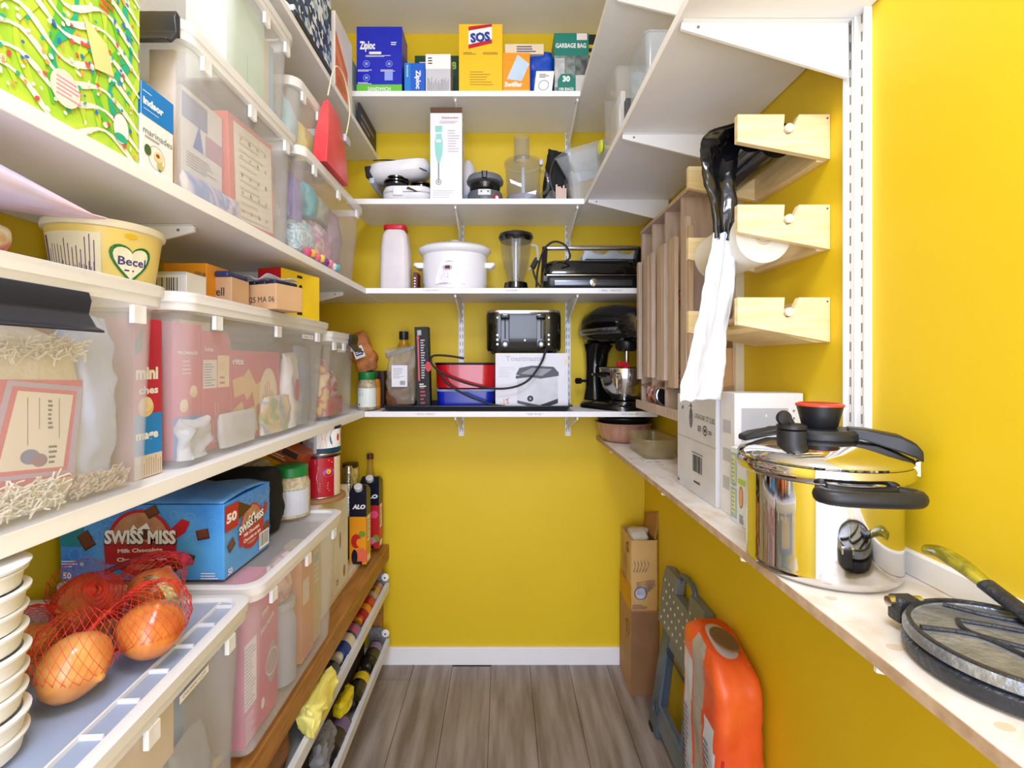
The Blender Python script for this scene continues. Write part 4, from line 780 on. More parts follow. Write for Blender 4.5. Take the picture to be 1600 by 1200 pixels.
b = Box('coffee_pod_box', 'open kraft tray box with dark printed coffee brand word', 'box', -.645, -.575, 1.02, 1.09, ZB2, .062, mat('#cda983', .6)); p = b['f']; p.text('axwell', .40, .5, .018, INK, .75, bold=.01); p.lines(.45, .12, .9, .2, 1, INK); b.done()
for dx in (-.02, .015): q = MB().rbox(.03, .08, .062, .074, .004, cx=dx); q.build('coffee_pod', mat('#2b3a78', .35), b.t)
b = Box('coffee_pod_box', 'kraft tray box angled towards the camera with printed date', 'box', -.590, -.490, 1.09, 1.17, ZB2, .058, mat('#c9a37a', .6), rz=-.35); p = b['f']; p.text('2025 MA 06', .5, .40, .013, mat('#3a2c26', .6, var=0.), .9, bold=.0); b.done()
for dx in (-.03, .0, .03): q = MB().rbox(.022, .07, .058, .068, .004, cx=dx); q.build('coffee_pod', mat('#1c2440', .35), b.t)
MB().sheet(lambda u, v: (-.048+.09*u, -.046+.085*v, .074+.006*math.sin(u*9)*math.cos(v*8)), 14, 10).build('film_wrap', mat('#dfe4ee', .15, alpha=.5, var=0.), b.t, solid=.0006)
b = Box('snack_bar_carton', 'upright yellow snack bar carton with a red side panel', 'box', -.618, -.548, 1.24, 1.40, ZB2, .125, mat('#f4cf1c', .35), rz=-.25); p = b['r']
p.text('Fibre 1', .45, .5, .02, mat('#2a2018', .5), .85, rot=PI/2, bold=.04); q = b['f']; q.rect(0, 0, 1, 1, mat('#d01f24', .35)); q.text('6 MORE', .5, .5, .026, mat('#f4e6b0', .5), .7, rot=-PI/2, bold=.04); b.done()

# ================================================================ upper left shelf
b = Box('board_game', 'large flat picture box in lime green with winding pale paths', 'box', -.60, -.532, .40, .702, ZU, .36, multi(['#8cd23a', '#c9e04a', '#a6d840'], 9, distort=1))
p = b['r']; rr = random.Random(8)
LG, TL, CR, BLp, OR = mat('#c4e246', .45), mat('#2ab890', .45), mat('#f4f2ea', .45), mat('#3a7ac8', .45), mat('#f0b05a', .45)
def ribbon(p, pts, wd, m):
    P = spline([(a*p.W, b2*p.H, 0) for a, b2 in pts], 6); l = p._l(); vs = []; fs = []
    for i, q in enumerate(P):
        t_ = (P[min(i+1, len(P)-1)]-P[max(i-1, 0)]).normalized(); n_ = Vector((-t_.y, t_.x, 0))*wd*(.7+.3*math.sin(i))
        for s_ in (-1, 1): w2 = q+n_*s_; vs.append(p.fn(min(max(w2.x, 0), p.W), min(max(w2.y, 0), p.H), l))
    for i in range(len(P)-1): fs.append((2*i, 2*i+1, 2*i+3, 2*i+2))
    p.b.add(vs, fs, p.mi(m))
for i in range(14): u0 = i*.072; ribbon(p, [(u0+.02, 1), (u0+.10+rr.uniform(-.04, .04), .8), (u0+rr.uniform(0, .1), .6), (u0+.08, .4), (u0-.02+rr.uniform(-.04, .06), .22), (u0+.05, .05)], .006, (TL, LG, LG, mat('#6cc83c', .45))[i % 4])
for i in range(13): v0 = .03+i*.073; ribbon(p, [(0, v0+.08), (.2, v0+rr.uniform(-.04, .06)), (.42, v0+.05), (.6, v0-.04+rr.uniform(-.03, .03)), (.8, v0+.03), (1, v0-.05)], .0042, CR)
for i in range(520): u, v = rr.uniform(.02, .975), rr.uniform(.02, .98); p.disc(u, v, rr.uniform(.0018, .0045), rr.uniform(.0015, .0035), rr.choice([CR, CR, OR, BLp, TL, mat('#e0584a', .45)]), 7, rr.uniform(0, 3))
p.disc(.60, .12, .020, .022, mat('#efe6da')); p.lines(.56, .09, .68, .16, 5, mat('#d49ab0')); p.poly([(.68, .42), (.8, .38), (.84, .28), (.74, .26)], mat('#e8e49a')); p.lines(.76, .5, .85, .6, 4, mat('#d8592a')); p.disc(.88, .10, .013, .02, PAPER); p.disc(.88, .065, .011, .006, TL); b.done()
b = Box('salt_carton', 'blue topped white salt carton with a small food picture', 'box', -.62, -.5315, .706, .775, ZU, .128, PAPER)
p = b['r']; p.rect(0, .62, 1, 1, mat('#1583d8', .35)); p.text('indsor', .36, .80, .0105, PAPER, .62, bold=.05); p.lines(.04, .90, .3, .92, 1, PAPER); p.lines(.06, .70, .62, .715, 1, PAPER); p.text('marinades', .5, .46, .010, mat('#5a7a6a', .5), .9, bold=0); p.lines(.1, .38, .6, .42, 1, mat('#a8a8ac'))
p.ring(.45, .2, .018, .001, mat('#b8b8bc')); p.disc(.18, .24, .007, .008, mat('#4a6a30')); p.disc(.5, .22, .010, .008, mat('#e8d8a0')); p.disc(.48, .23, .004, .003, mat('#a04a2c')); p.disc(.55, .12, .007, .005, mat('#c8c070')); p.lines(.5, .06, .65, .09, 1, mat('#3a4a20')); q = b['f']; q.rect(0, .62, 1, 1, mat('#1583d8', .35)); b.done()
bin_('storage_bin', 'tall clear bin standing on the upper left shelf beside the salt carton', -.868, -.532, .80, 1.245, ZU, .29, .93, latches=(('-y', .10, .13, DK),))
b = Box('photo_sheet', 'black and white printed sheet behind the salt carton', 'card', -.70, -.595, .782, .785, ZU+.0, .235, PAPER, part='card'); p = b['f']; p.rect(0, 0, .55, 1, DK); p.ring(.72, .86, .012, .004, GREYD); p.rect(.85, .78, 1, .95, INK); p.lines(.6, .5, .95, .75, 5, GREYD); b.done()
b = Box('cardboard_sheet', 'tall beige card standing at the near end of the tall bin', 'card', -.60, -.556, .815, .820, ZU+.004, .24, mat('#cdb6a8', .6), part='card'); b.done()
b = Box('storybook', 'cream book with red border leaning inside the tall bin', 'book', -.63, -.565, 1.0, 1.19, ZU+.012, .225, mat('#e2685c', .45), tilt=(.06, 0, 0), part='cover'); p = b['r']; p.rect(.1, .05, .96, .95, mat('#f0e8dc', .6)); 
for i in range(4):
    for j in range(5): p.disc(.25+.18*i, .15+.17*j, .006, .004, mat(['#a8b088', '#c8a060', '#8a6a50'][(i+j) % 3], .6, var=0.), 10, i+j)
p.lines(.2, .08, .85, .92, 12, mat('#cfc4b0', .6, var=0.), .2); b.done()
b = Box('booklet_stack', 'white and violet booklets in the near half of the tall bin', 'books', -.66, -.575, .86, .985, ZU+.012, .20, mat('#dfe0ea', .5)); p = b['r']; p.rect(.0, .72, .6, .95, mat('#7a86b8')); p.poly([(.25, .5), (.5, .5), (.4, .75)], mat('#3a6ac8')); p.rect(.55, .5, 1, .7, mat('#b88aa8')); p.lines(.1, .3, .9, .45, 6, mat('#a8a8b4')); b.done()
pillow('ribbon_roll', 'blue and pink cloth strips folded on the floor of the tall bin', 'cloth', (-.562, .93, ZU+.012), .19, .04, .02, multi(['#8fa8dc', '#e8d4dc', '#6a8ad0', '#f0e8ec'], 10, distort=1), rz=PI/2, seed=70, crease=.004)
pillow('craft_pack', 'pastel craft pack at the far end of the tall bin', 'packet', (-.60, 1.2, ZU+.012), .05, .20, .05, multi(['#c8dcd0', '#e8c8b8', '#9ab8c8', '#e6dcd0'], 12, distort=.5), rz=PI/2, seed=71, crease=.006)
# stacked on it
bin_('storage_bin', 'clear bin holding mint green paper, stacked near the ceiling at left', -.855, -.545, .965, 1.255, ZU+.291, .26, .9)
b = Box('paper_pack', 'mint green pack of paper inside the stacked clear bin', 'paper', -.66, -.575, 1.0, 1.16, ZU+.305, .22, mat('#cfe8d4', .5)); b['r'].lines(.5, .0, .52, 1, 1, mat('#a8c8b0')); b.done()
b = Box('paper_pack', 'peach and blue pack beside the mint green paper', 'paper', -.65, -.58, 1.165, 1.215, ZU+.305, .20, mat('#e8d8c0', .5)); b['r'].rect(.5, 0, 1, 1, mat('#a8c8e8')); b.done()
bin_('storage_bin', 'clear candy bin at the far end of the upper left shelf', -.86, -.528, 1.272, 1.82, ZU, .298, .84, lid=False, m=mat('#e6e2ea', .12, alpha=.16, var=0.), r=.03)
CY = [('candy_bag', 'purple shiny candy bag at the near end of the candy bin', 1.34, .09, .10, .13, mat('#3c2478', .2, col2='#6a4ab0', bump=.4)), ('candy_bag', 'teal and white striped candy bag low in the candy bin', 1.40, .13, .02, .10, multi(['#2a8ab0', '#e8f2f4', '#5ac0d0', '#f2f6f6'], 26, distort=2)), ('candy_bag', 'teal labelled sweets tube in the candy bin', 1.455, .06, .14, .10, mat('#4ab4b8', .3)),
      ('candy_bag', 'pink and peach sweets bag in the middle of the candy bin', 1.53, .13, .02, .12, multi(['#e8b0c0', '#f0dcd0', '#d88aa0', '#c8b8d8', '#f2e8e0'], 22, distort=1)), ('candy_bag', 'pale green folded bag high in the candy bin', 1.54, .12, .15, .08, mat('#c8d4c4', .3, alpha=.8)), ('candy_bag', 'mauve translucent bag at the far end of the candy bin', 1.66, .11, .03, .19, mat('#b89aac', .25, alpha=.85, bump=.4))]
for i, (nm, lb_, y_, w_, z_, h_, mm) in enumerate(CY): pillow(nm, lb_, 'candy', (-.59, y_, ZU+.012+z_), w_, h_, .05, mm, rz=PI/2, seed=80+i, crease=.010)
pillow('nut_tray', 'golden brown nuts spread along the bottom of the candy bin', 'nuts', (-.60, 1.62, ZU+.003), .30, .03, .07, mat('#c89a4c', .5, col2='#8a5a24', scale=90, bump=.6), rz=PI/2, seed=90, crease=.004)
cd = ['#e0487c', '#f0b04c', '#e86a8c', '#f4d06a', '#7a3a8c', '#f08aa0', '#e8e0f0', '#58b8c8']
t0 = None
for i in range(8):
    y_ = 1.37+.035*i; o = MB().lathe([(.0, -.014), (.010, -.010), (.014, 0), (.010, .010), (0, .014)], 14).build('candy_ball', mat(cd[i], .2, var=0.), None); o.location = (-.558, y_, ZU+.028+.004*(i % 2))
    tag(o, 'small %s candy ball low in the candy bin, %s from the near end' % (['deep pink', 'orange', 'rose', 'yellow', 'plum', 'salmon', 'pale lilac', 'teal'][i], ['first', 'second', 'third', 'fourth', 'fifth', 'sixth', 'seventh', 'last'][i]), 'candy', 'candy balls in the candy bin')
bin_('storage_bin', 'lidless clear bin of yellow and blue craft items behind the red bag', -.86, -.556, 1.30, 1.60, ZU+.299, .20, .9, lid=False)
pillow('craft_pack', 'pale blue cloth pack inside the lidless craft bin', 'cloth', (-.62, 1.36, ZU+.312), .09, .15, .06, mat('#a8c4d4', .5, col2='#7fc8c0', scale=9), rz=PI/2, seed=95)
pillow('craft_pack', 'soft yellow pack inside the lidless craft bin', 'cloth', (-.61, 1.46, ZU+.312), .08, .12, .06, mat('#f0e070', .5), rz=PI/2, seed=96)
b_ = MB(); t = thing('gift_bag', 'tapered coral red bag standing in front of the craft bin', 'bag', (-.535, 1.50, ZU+.30)); b_.loft([rrect(.045, .20, .004, 0), rrect(.04, .16, .004, .10), rrect(.02, .10, .003, .20), rrect(.008, .07, .002, .215)]); b_.build('bag_body', mat('#ee5a5a', .4, col2='#d83a44', scale=5), t, ang=30)
b_ = MB(); b_.tube(spline([(.0, -.03, .23), (.015, -.01, .33), (.02, .06, .34), (.02, .12, .27), (.016, .09, .16)], 8), .0022, 6); b_.build('cord_handle', mat('#f2e6c8', .5), t); b_ = MB(); b_.rbox(.012, .05, .14, .165, .005, cx=.016, cy=.10); b_.build('tag_clip', mat('#c9ccd2', .3), t)
# highest left shelf
b = Box('quilted_pouch', 'blue and white patterned flat pouch with a black bound edge', 'pouch', -.64, -.556, 1.28, 1.56, 2.2725, .26, multi(['#e8eef4', '#2a4a78', '#a8c0d8', '#16283c'], 60, vor=True), part='pouch_body'); q = MB(); q.box(.0425, -.139, 0, .046, .139, .018); q.build('bound_edge', mat('#2c2a30', .5), b.t); b.done()
b = Box('tea_carton', 'white and orange carton on the highest left shelf', 'box', -.66, -.557, 1.60, 1.78, 2.2725, .25, mat('#f0ece6', .4)); p = b['r']; p.poly([(.0, .0), (.7, .0), (.7, .45), (.0, .75)], mat('#e8782c')); p.poly([(.0, .45), (.7, .2), (.7, .3), (.0, .6)], mat('#f09a5a')); p.lines(.1, .05, .6, .2, 3, mat('#a8501c')); b.done()
b = Box('flour_carton', 'pale teal carton next to the blue bag carton near the ceiling', 'box', -.66, -.585, 1.80, 1.93, 2.2725, .26, mat('#b8dcd8', .4)); b['r'].rect(.2, 0, .8, .6, PAPER); b.done()
b = Box('picture_book', 'speckled dark blue book at the far end of the highest left shelf', 'book', -.600, -.570, 1.95, 2.10, 2.2725, .10, mat('#1f4a7c', .5, col2='#7aa6cc', scale=150), part='cover'); b.done()
b = Box('slim_book', 'slim black backed book beside the speckled blue one', 'book', -.568, -.558, 1.88, 2.12, 2.2725, .095, mat('#2a2430', .5), part='cover'); b['r'].lines(.05, .2, .9, .8, 2, mat('#8a8494')); b.done()
# ================================================================ right wall and counter
XW = XR-.0005
def roll_holder(z, label, dz=.087):
    x0 = .456; t = thing('roll_holder', label, 'roll holder', (XW, .93, z-dz), 0, 'pine roll holders'); hw = XW-x0
    def panel(y, nm='side_panel'):
        n = .40*hw; P = [(-hw, dz), (-hw, .034), (0, 0), (0, dz), (-n*.62, dz), (-n*1.05, .058), (-n*1.30, .056), (-n*1.30, .066), (-n*1.14, dz)]
        # notch polygon: concave so built as two prisms sharing the lower web
        b_ = MB(); a = -hw; l = -.085; m1 = -.094; r_ = -.060
        P = [(a, dz), (a, .034), (0, 0), (0, dz), (r_, dz), (-.0775, .050), (-.0850, .048), (-.0905, .054), (m1+.006, dz)]
        b_.loft([[(x, y, q) for x, q in P], [(x, y+.014, q) for x, q in P]]); o = b_.build(nm, PINEL, t, bev=.001, smooth=False); return o
    panel(0); panel(.246)
    boxo('back_board', PINE, t, -.018, .014, 0, 0, .246, dz, bev=.001)
    if z < CZ+.2: b_ = MB(); b_.loft([[(-.018, y, .0), (-.018, y, .012), (-.12, y, .034), (-.12, y, .024)] for y in (.014, .246)]); b_.build('bottom_board', PINE, t, smooth=False)
    for y in (-.001,): MB().cyl((-.006, .0, dz-.008), (-.006, -.0012, dz-.008), .0016, n=8, m=0).build('nail', GREYD, t)
    b_ = MB(); b_.cyl((-.082, -.006, .0585), (-.082, .264, .0585), .0085, n=18); b_.build('dowel', mat('#d9c8b8', .5), t)
    return t
ZH = [CZ+.482, CZ+.307, CZ+.127]
roll_holder(ZH[0], 'top pine roll holder with the black bag roll')
roll_holder(ZH[1], 'middle pine roll holder with the white paper roll')
roll_holder(ZH[2], 'lowest pine roll holder, empty dowel')
# rolls
RX = XW-.082
t = thing('black_bag_roll', 'roll of shiny black bags with a long strip hanging down', 'bag roll', (RX, 1.06, ZH[0]-.087+.058)); BF = mat('#0e1016', .16, bump=.25, bscale=7, clear=.3, stretch=(1, 1, 3))
MB().loft([[(r*math.cos(a)*(1+.03*math.sin(3*a)), y, r*math.sin(a)) for a in [2*PI*i/28 for i in range(28)]] for y, r in ((-.088, .012), (-.088, .038), (.10, .040), (.10, .012))]).build('roll', BF, t, ang=40)
def strip(path, w0, w1, m, nm, par, seed, solid=.0012, amp=.006, tw=0):
    P = spline(path, 10); n = len(P); b_ = MB(); base = par.location
    def fn(u, v):
        i = min(n-1, int(u*(n-1)+.5)); q = P[i]-base; w_ = w0+(w1-w0)*u; k = (v-.5)
        nn = noise.noise_vector(Vector((u*5+seed, v*4, seed)))*amp+noise.noise_vector(Vector((u*16+seed, v*11, seed)))*amp*.5
        A_ = tw if tw > 2 else 1.25*min(1, u*3.2); A_ = 1.2 if tw > 2 else A_; ax = Vector((math.sin(A_), math.cos(A_), 0)); dn = Vector((-math.cos(A_), math.sin(A_), 0)); q = q+dn*.007*math.cos(v*PI*3+u*2)*(.25 if tw > 2 else 1); fold = 0
        return tuple(q+ax*(k*w_)+Vector((fold, 0, 0))+nn)
    b_.sheet(fn, n-1, 24); return b_.build(nm, m, par, solid=solid, ang=70)
strip([(.535, 1.05, 1.842), (.498, 1.04, 1.838), (.462, 1.02, 1.80), (.452, 1.0, 1.75), (.455, .99, 1.68), (.455, .985, 1.60)], .13, .058, BF, 'hanging_strip', t, 3, amp=.006)
t = thing('white_bag', 'long crinkled white plastic bag hanging below the black strip', 'bag', (RX-.12, 1.06, 1.62)); WB = mat('#e6eaf2', .3, bump=.35, bscale=9, col2='#d3dbe8', scale=3)
strip([(.456, .983, 1.612), (.448, .985, 1.54), (.432, .985, 1.43), (.416, .985, 1.33), (.405, .98, 1.270)], .062, .112, WB, 'bag_sheet', t, 8, solid=.002, amp=.006, tw=3)
t = thing('paper_roll', 'thick white paper roll on the middle pine holder', 'paper roll', (RX-.034, 1.06, ZH[1]-.087+.058-.004))
R = [(-.085, .012), (-.085, .018), (-.0835, .0185), (-.0845, .028), (-.0835, .029), (-.0845, .04), (-.084, .053), (-.083, .055), (.10, .055), (.10, .012)]; R = [(y-.022 if y < 0 else y, r) for y, r in R]
MB().loft([[(r*math.cos(a), y, r*math.sin(a)-.02) for a in [2*PI*i/40 for i in range(40)]] for y, r in R]).build('paper', mat('#efece4', .7, col2='#e4dfd2', scale=5), t, ang=40)
MB().loft([[(r*math.cos(a), -.1075, r*math.sin(a)-.02) for a in [2*PI*i/24 for i in range(24)]] for r in (.019, .013)], caps=(0, 0)).build('core', mat('#d9c9a8', .7), t, solid=.001)

# wooden can rack
def can_rack():
    Y0, Y1, x0 = 1.262, 1.80, .520; zb_, zt = CZ-.165, CZ+.492
    t = thing('can_rack', 'tall pale wooden can rack with vertical front slats', 'rack', (XW, Y0, zb_)); H = zt-zb_; D = XW-x0
    boxo('side_post', mat('#e6dcc4', .6), t, -.022, 0, 0, 0, .016, H); boxo('side_board', SLATW, t, -D, Y1-Y0-.014, 0, 0, Y1-Y0, H)
    boxo('top_rail', SLATW, t, -D-.004, 0, H-.012, 0, Y1-Y0, H, bev=.001); boxo('bottom_tray', mat('#d2bb9c', .6), t, -D-.012, 0, -.002, 0, Y1-Y0, .012, bev=.001)
    boxo('tray_lip', SLATW, t, -D-.02, 0, -.002, -D-.012, Y1-Y0, .028, bev=.001); boxo('back_board', mat('#b99c80', .6), t, -.006, .014, .012, 0, Y1-Y0-.014, H-.012)
    n = 4; pitch = (Y1-Y0)/n
    for i in range(1, n): boxo('divider', SLATW, t, -D, i*pitch-.006, .012, -.006, i*pitch+.006, H-.012)
    zs0, zs1 = .10, H-.10
    for i, (ya, yb, za, zb3) in enumerate(((.028, .088, -.10, .37), (.045, .062, -.16, .40), (.138, .192, -.075, .37), (.222, .240, -.055, .37), (.252, .300, -.055, .37), (.345, .365, -.05, .37), (.398, .452, -.05, .37), (.500, .524, -.06, .37))):
        MB().box(-D-.018-.002*(i % 2), ya, CZ+za-zb_, -D-.006, yb, CZ+zb3-zb_).build('front_slat', SLATW if i % 2 else mat('#cdb59a', .6, scale=8, stretch=(9, 9, 1), col2='#bda286'), t, bev=.001, smooth=False)
    for i in range(n):   # inner sloping ramps
        MB().loft([[(-.01, y, z), (-.01, y, z+.006), (-D, y, z+dz+.006), (-D, y, z+dz)] for y in (i*pitch+.008, (i+1)*pitch-.008) for z, dz in ((.10, -.02),)]).build('ramp', mat('#a88c70', .6), t, smooth=False)
    return t
can_rack()
def can(label, loc, r, L, body, rot=(PI/2, 0, 0), wrapm=None, name='food_can', cat='can', group=None):
    t = thing(name, label, cat, loc, 0, group, rot=rot)
    MB().lathe([(r*.94, -L/2), (r, -L/2+.002), (r, L/2-.002), (r*.94, L/2)], 28).build('can_body', body, t, ang=40)
    for s_ in (-1, 1): MB().lathe([(r*.86, s_*(L/2-.002)), (r*.9, s_*(L/2+.001)), (r*.98, s_*(L/2+.0015)), (r*1.0, s_*(L/2-.001))], 28, caps=(0, 0)).build('can_rim', STEEL, t, ang=40)
    if wrapm: MB().lathe([(r+.0006, -L*.40), (r+.0006, L*.40)], 28, caps=(0, 0)).build('paper_label', wrapm, t)
    return t
LB = multi(['#b81c24', '#2a3a30', '#e8602c', '#c9ccd0', '#8a1418'], 30, distort=.4)
can('red labelled can lying at the foot of the can rack with its dark end showing', (.553, 1.66, CZ-.110), .042, .10, STEELB, wrapm=LB, rot=(PI/2, 0, 0))
MB().lathe([(.0, .052), (.034, .052), (.034, .0515)], 24).build('can_end', mat('#1a1c1e', .3), bpy.data.objects['food_can'])
for i, (y, z, lb_) in enumerate(((1.60, 1.42, 'red can seen in a gap high in the can rack'), (1.46, 1.30, 'red can seen between the middle rack slats'), (1.46, 1.55, 'red can near the top of the can rack'))): can(lb_, (.575, y, z), .036, .09, STEELB, wrapm=LB)
b = Box('slim_carton', 'tan carton standing in the near column of the can rack', 'box', .545, .625, 1.28, 1.37, CZ-.15, .19, mat('#d3a878', .6)); b.done()

# ---- on the counter
ZK = 1.0214
def bundt():
    t = thing('bundt_pan', 'fluted dusty pink ring cake pan at the far end of the counter', 'cake pan', (.508, 2.01, ZK)); R = []
    prof = [(.066, 0), (.080, .004), (.094, .022), (.104, .05), (.110, .074), (.118, .078), (.119, .081), (.108, .081), (.100, .05), (.088, .02), (.07, .008), (.03, .008), (.018, .06), (0, .06)]
    for k, (r, z) in enumerate(prof):
        f = .0 if (r > .115 or r < .04) else .055
        R.append([(r*(1+f*abs(math.cos(7*2*PI*i/112))-f*.5)*math.cos(2*PI*i/112), r*(1+f*abs(math.cos(7*2*PI*i/112))-f*.5)*math.sin(2*PI*i/112), z) for i in range(112)])
    MB().loft(R).build('fluted_shell', mat('#c9a08c', .35, .25, col2='#b98a76', scale=4), t, ang=50)
    t2 = thing('pie_pan', 'thin black pan stacked on the pink ring cake pan', 'cake pan', (.508, 2.01, ZK+.0815)); MB().lathe([(.10, 0), (.112, .018), (.118, .019), (.118, .022), (.108, .021), (.096, .003), (0, .003)], 40).build('pan_body', BLACK, t2, ang=40)
bundt()
def loaf():
    t = thing('loaf_dish', 'clear amber tinted glass loaf dish on the counter', 'dish', (.535, 1.72, ZK)); g = mat('#b8aa7c', .04, alpha=.27, var=0., spec=1.)
    R = [rrect(.10, .20, .02, 0), rrect(.108, .21, .025, .004), rrect(.124, .235, .03, .062), rrect(.15, .27, .03, .064), rrect(.15, .27, .03, .069), rrect(.118, .228, .028, .067), rrect(.103, .204, .022, .006), rrect(.09, .19, .02, .005)]
    MB().loft(R).build('glass_body', g, t, ang=50)
loaf()
b = Box('shipping_carton', 'large white shipping carton with a black barcode on its side', 'box', .478, .624, 1.075, 1.31, ZK, .243, mat('#dcdde3', .5))
p = b['l']; k_ = mat('#3a3a40', .6, var=0.); p.rect(0, .545, 1, .55, mat('#9a9aa0', .6, var=0.)); p.text('LASAGNE CP 5LBS', .74, .80, .013, k_, .48, rot=-.03, bold=-.005); p.disc(.40, .77, .011, .026, mat('#8a8a90', .6, col2='#4a4a50', scale=200)); p.lines(.34, .885, .46, .90, 1, k_); p.disc(.40, .90, .004, .006, k_, 8); p.ring(.76, .68, .012, .003, k_); p.disc(.76, .68, .006, .005, k_, 5); p.lines(.58, .66, .68, .72, 3, k_); p.lines(.84, .66, .94, .70, 2, k_)
p.text('50', .17, .86, .008, k_, bold=.04); p.barcode(.44, .2, .70, .42, False); p.rect(.43, .42, .71, .427, k_); p.lines(.48, .12, .66, .16, 1, k_); p.poly([(.03, .04), (.08, .04), (.03, .08)], k_); b.done()
b = Box('tablet_carton', 'white carton with a grey picture panel behind the pressure cooker', 'box', .486, .630, 1.005, 1.07, ZK, .262, mat('#ececf0', .45)); p = b['f']
p.rect(.10, .30, .78, .88, mat('#b4b8c2', .4, var=.02)); p.disc(.52, .66, .02, .021, GREYD); p.poly([(.4, .42), (.72, .42), (.72, .5), (.4, .5)], GREYD); p.disc(.46, .82, .0015, .003, PAPER, 8); p.disc(.86, .86, .0025, .0025, mat('#8a8a92'), 10); p.disc(.86, .80, .0025, .0025, mat('#8a8a92'), 10); q = b['l']; q.lines(.2, .2, .8, .9, 3, mat('#c4c4cc')); b.done()
b = Box('noodle_carton', 'slim white and green food carton left of the pressure cooker', 'box', .475, .62, .935, 1.0, ZK, .152, mat('#e6eef2', .45)); p = b['l']
p.rect(.5, .84, 1, 1, mat('#b8d84a')); p.rect(.52, .55, .95, .62, mat('#b8d84a')); sky = mat('#9cc4d0', .5); yl = mat('#dfe0a8', .5); p.rect(.05, .5, .42, .93, sky); p.rect(.11, .53, .36, .9, yl); p.rect(.05, .06, .42, .46, sky); p.rect(.11, .09, .36, .43, yl); p.lines(.12, .1, .34, .88, 14, mat('#8aa098', .5, var=0.), .3)
p.disc(.7, .38, .008, .022, mat('#c46a2c')); p.disc(.7, .38, .006, .018, mat('#e8b48a')); p.lines(.6, .04, .9, .16, 6, INKB, .4); q = b['f']; q.rect(0, .5, 1, .62, mat('#b8d84a')); b.done()
def cooker():
    t = thing('pressure_cooker', 'polished steel pressure cooker with black handles and red topped knob', 'pressure cooker', (.512, .775, ZK)); PS = mat('#dcdcde', .045, 1., var=0.); r = .106; BP = mat('#1d1f24', .42)
    MB().lathe([(r-.012, 0), (r-.004, .003), (r+.0005, .010), (r, .016), (r, .022), (r, .168)], 80).build('pot_body', PS, t, ang=40)
    MB().lathe([(r, .150), (r+.010, .153), (r+.014, .157), (r+.0145, .168), (r+.012, .174), (r+.004, .1745)], 80, caps=(0, 0)).build('pot_rim', PS, t, ang=50)
    MB().lathe([(r+.012, .175), (r+.0135, .178), (r+.010, .184), (r-.012, .194), (r-.030, .201), (.04, .207), (0, .208)], 80).build('lid', PS, t, ang=40)
    MB().lathe([(.050, .205), (.053, .208), (.053, .216), (.048, .221), (0, .222)], 48).build('lid_disc', BP, t, ang=40)
    MB().lathe([(.022, .221), (.025, .224), (.032, .254), (.033, .257)], 40).build('knob', BP, t, ang=40)
    MB().lathe([(.034, .2565), (.034, .2595), (.029, .2615), (.026, .2600), (0, .2600)], 40).build('knob_cap', mat('#d6402c', .35), t, ang=40)
    MB().lathe([(.012, .2605), (.014, .2602), (.025, .2605), (.025, .2609), (.0, .2612)], 30).build('knob_centre', mat('#8a2018', .4), t)
    # lid handle bar, towards the camera right
    A = -.55; ca, sa = math.cos(A), math.sin(A)
    def pol(a, q, z): return (a*ca-q*sa, a*sa+q*ca, z)
    b_ = MB(); b_.loft([[pol(a, -w_, z0), pol(a, w_, z0), pol(a, w_*.85, z1), pol(a, -w_*.85, z1)] for a, w_, z0, z1 in ((.035, .020, .212, .2245), (.06, .021, .206, .224), (.10, .021, .193, .217), (.118, .019, .186, .207), (.1265, .016, .180, .196))]); b_.build('lid_handle', BP, t, bev=.003, ang=40)
    b_ = MB(); b_.loft([[pol(a, -.012, z0), pol(a, .012, z0), pol(a, .012, z1), pol(a, -.012, z1)] for a, z0, z1 in ((.117, .160, .180), (.1225, .159, .182), (.1235, .160, .181))]); b_.build('locking_hook', PS, t, bev=.002, ang=40)
    b_ = MB(); b_.loft([[(-a*ca, -a*sa-w_, z0), (-a*ca, -a*sa+w_, z0), (-a*ca, -a*sa+w_, z1), (-a*ca, -a*sa-w_, z1)] for a, w_, z0, z1 in ((.05, .014, .211, .221), (.10, .014, .196, .208), (.114, .012, .191, .201))]); b_.build('lid_handle', BP, t, bev=.003)
    # side handle of the pot
    A2 = -1.70; ca, sa = math.cos(A2), math.sin(A2)
    b_ = MB(); b_.loft([[pol(a, -w_, z0), pol(a, w_, z0), pol(a, w_, z1), pol(a, -w_, z1)] for a, w_, z0, z1 in ((.100, .040, .128, .158), (.111, .046, .131, .156), (.116, .046, .133, .152))]); b_.build('handle_mount', BP, t, bev=.003)
    P = [pol(.108, -.050, .144), pol(.126, -.060, .145), pol(.142, -.048, .145), pol(.147, .0, .145), pol(.142, .048, .145), pol(.126, .060, .145), pol(.108, .050, .144)]
    b_ = MB(); b_.tube(spline(P, 6), .0095, 12, flat=1.15); b_.build('loop_handle', BP, t, ang=60)
    P = [(-.104*1, .03, .131), (-.125, .028, .133), (-.137, 0, .133), (-.125, -.028, .133), (-.104, -.03, .131)]
    b_ = MB(); b_.M = Matrix.Rotation(-2.2-PI, 4, 'Z'); 
    b_.tube(spline([(-x, y, z) for x, y, z in P], 6), .009, 10) if 0 else None
    # pressure valve at the left of the lid
    MB().lathe([(.020, .196), (.0205, .198), (.0205, .221), (.019, .222)], 32, cx=-.062, cy=-.028).build('valve_base', BP, t, ang=40)
    MB().lathe([(.0195, .223), (.021, .224), (.021, .229), (.017, .231), (0, .2315)], 32, cx=-.062, cy=-.028).build('valve_cap', BP, t, ang=40)
    b_ = MB(); b_.tube(spline([(-.062, -.028, .231), (-.067, -.028, .238), (-.074, -.028, .243)]), .005, 10); b_.lathe([(0, -.004), (.011, -.003), (.012, 0), (.011, .003), (0, .004)], 20) if 0 else None; b_.build('valve_lever', BP, t)
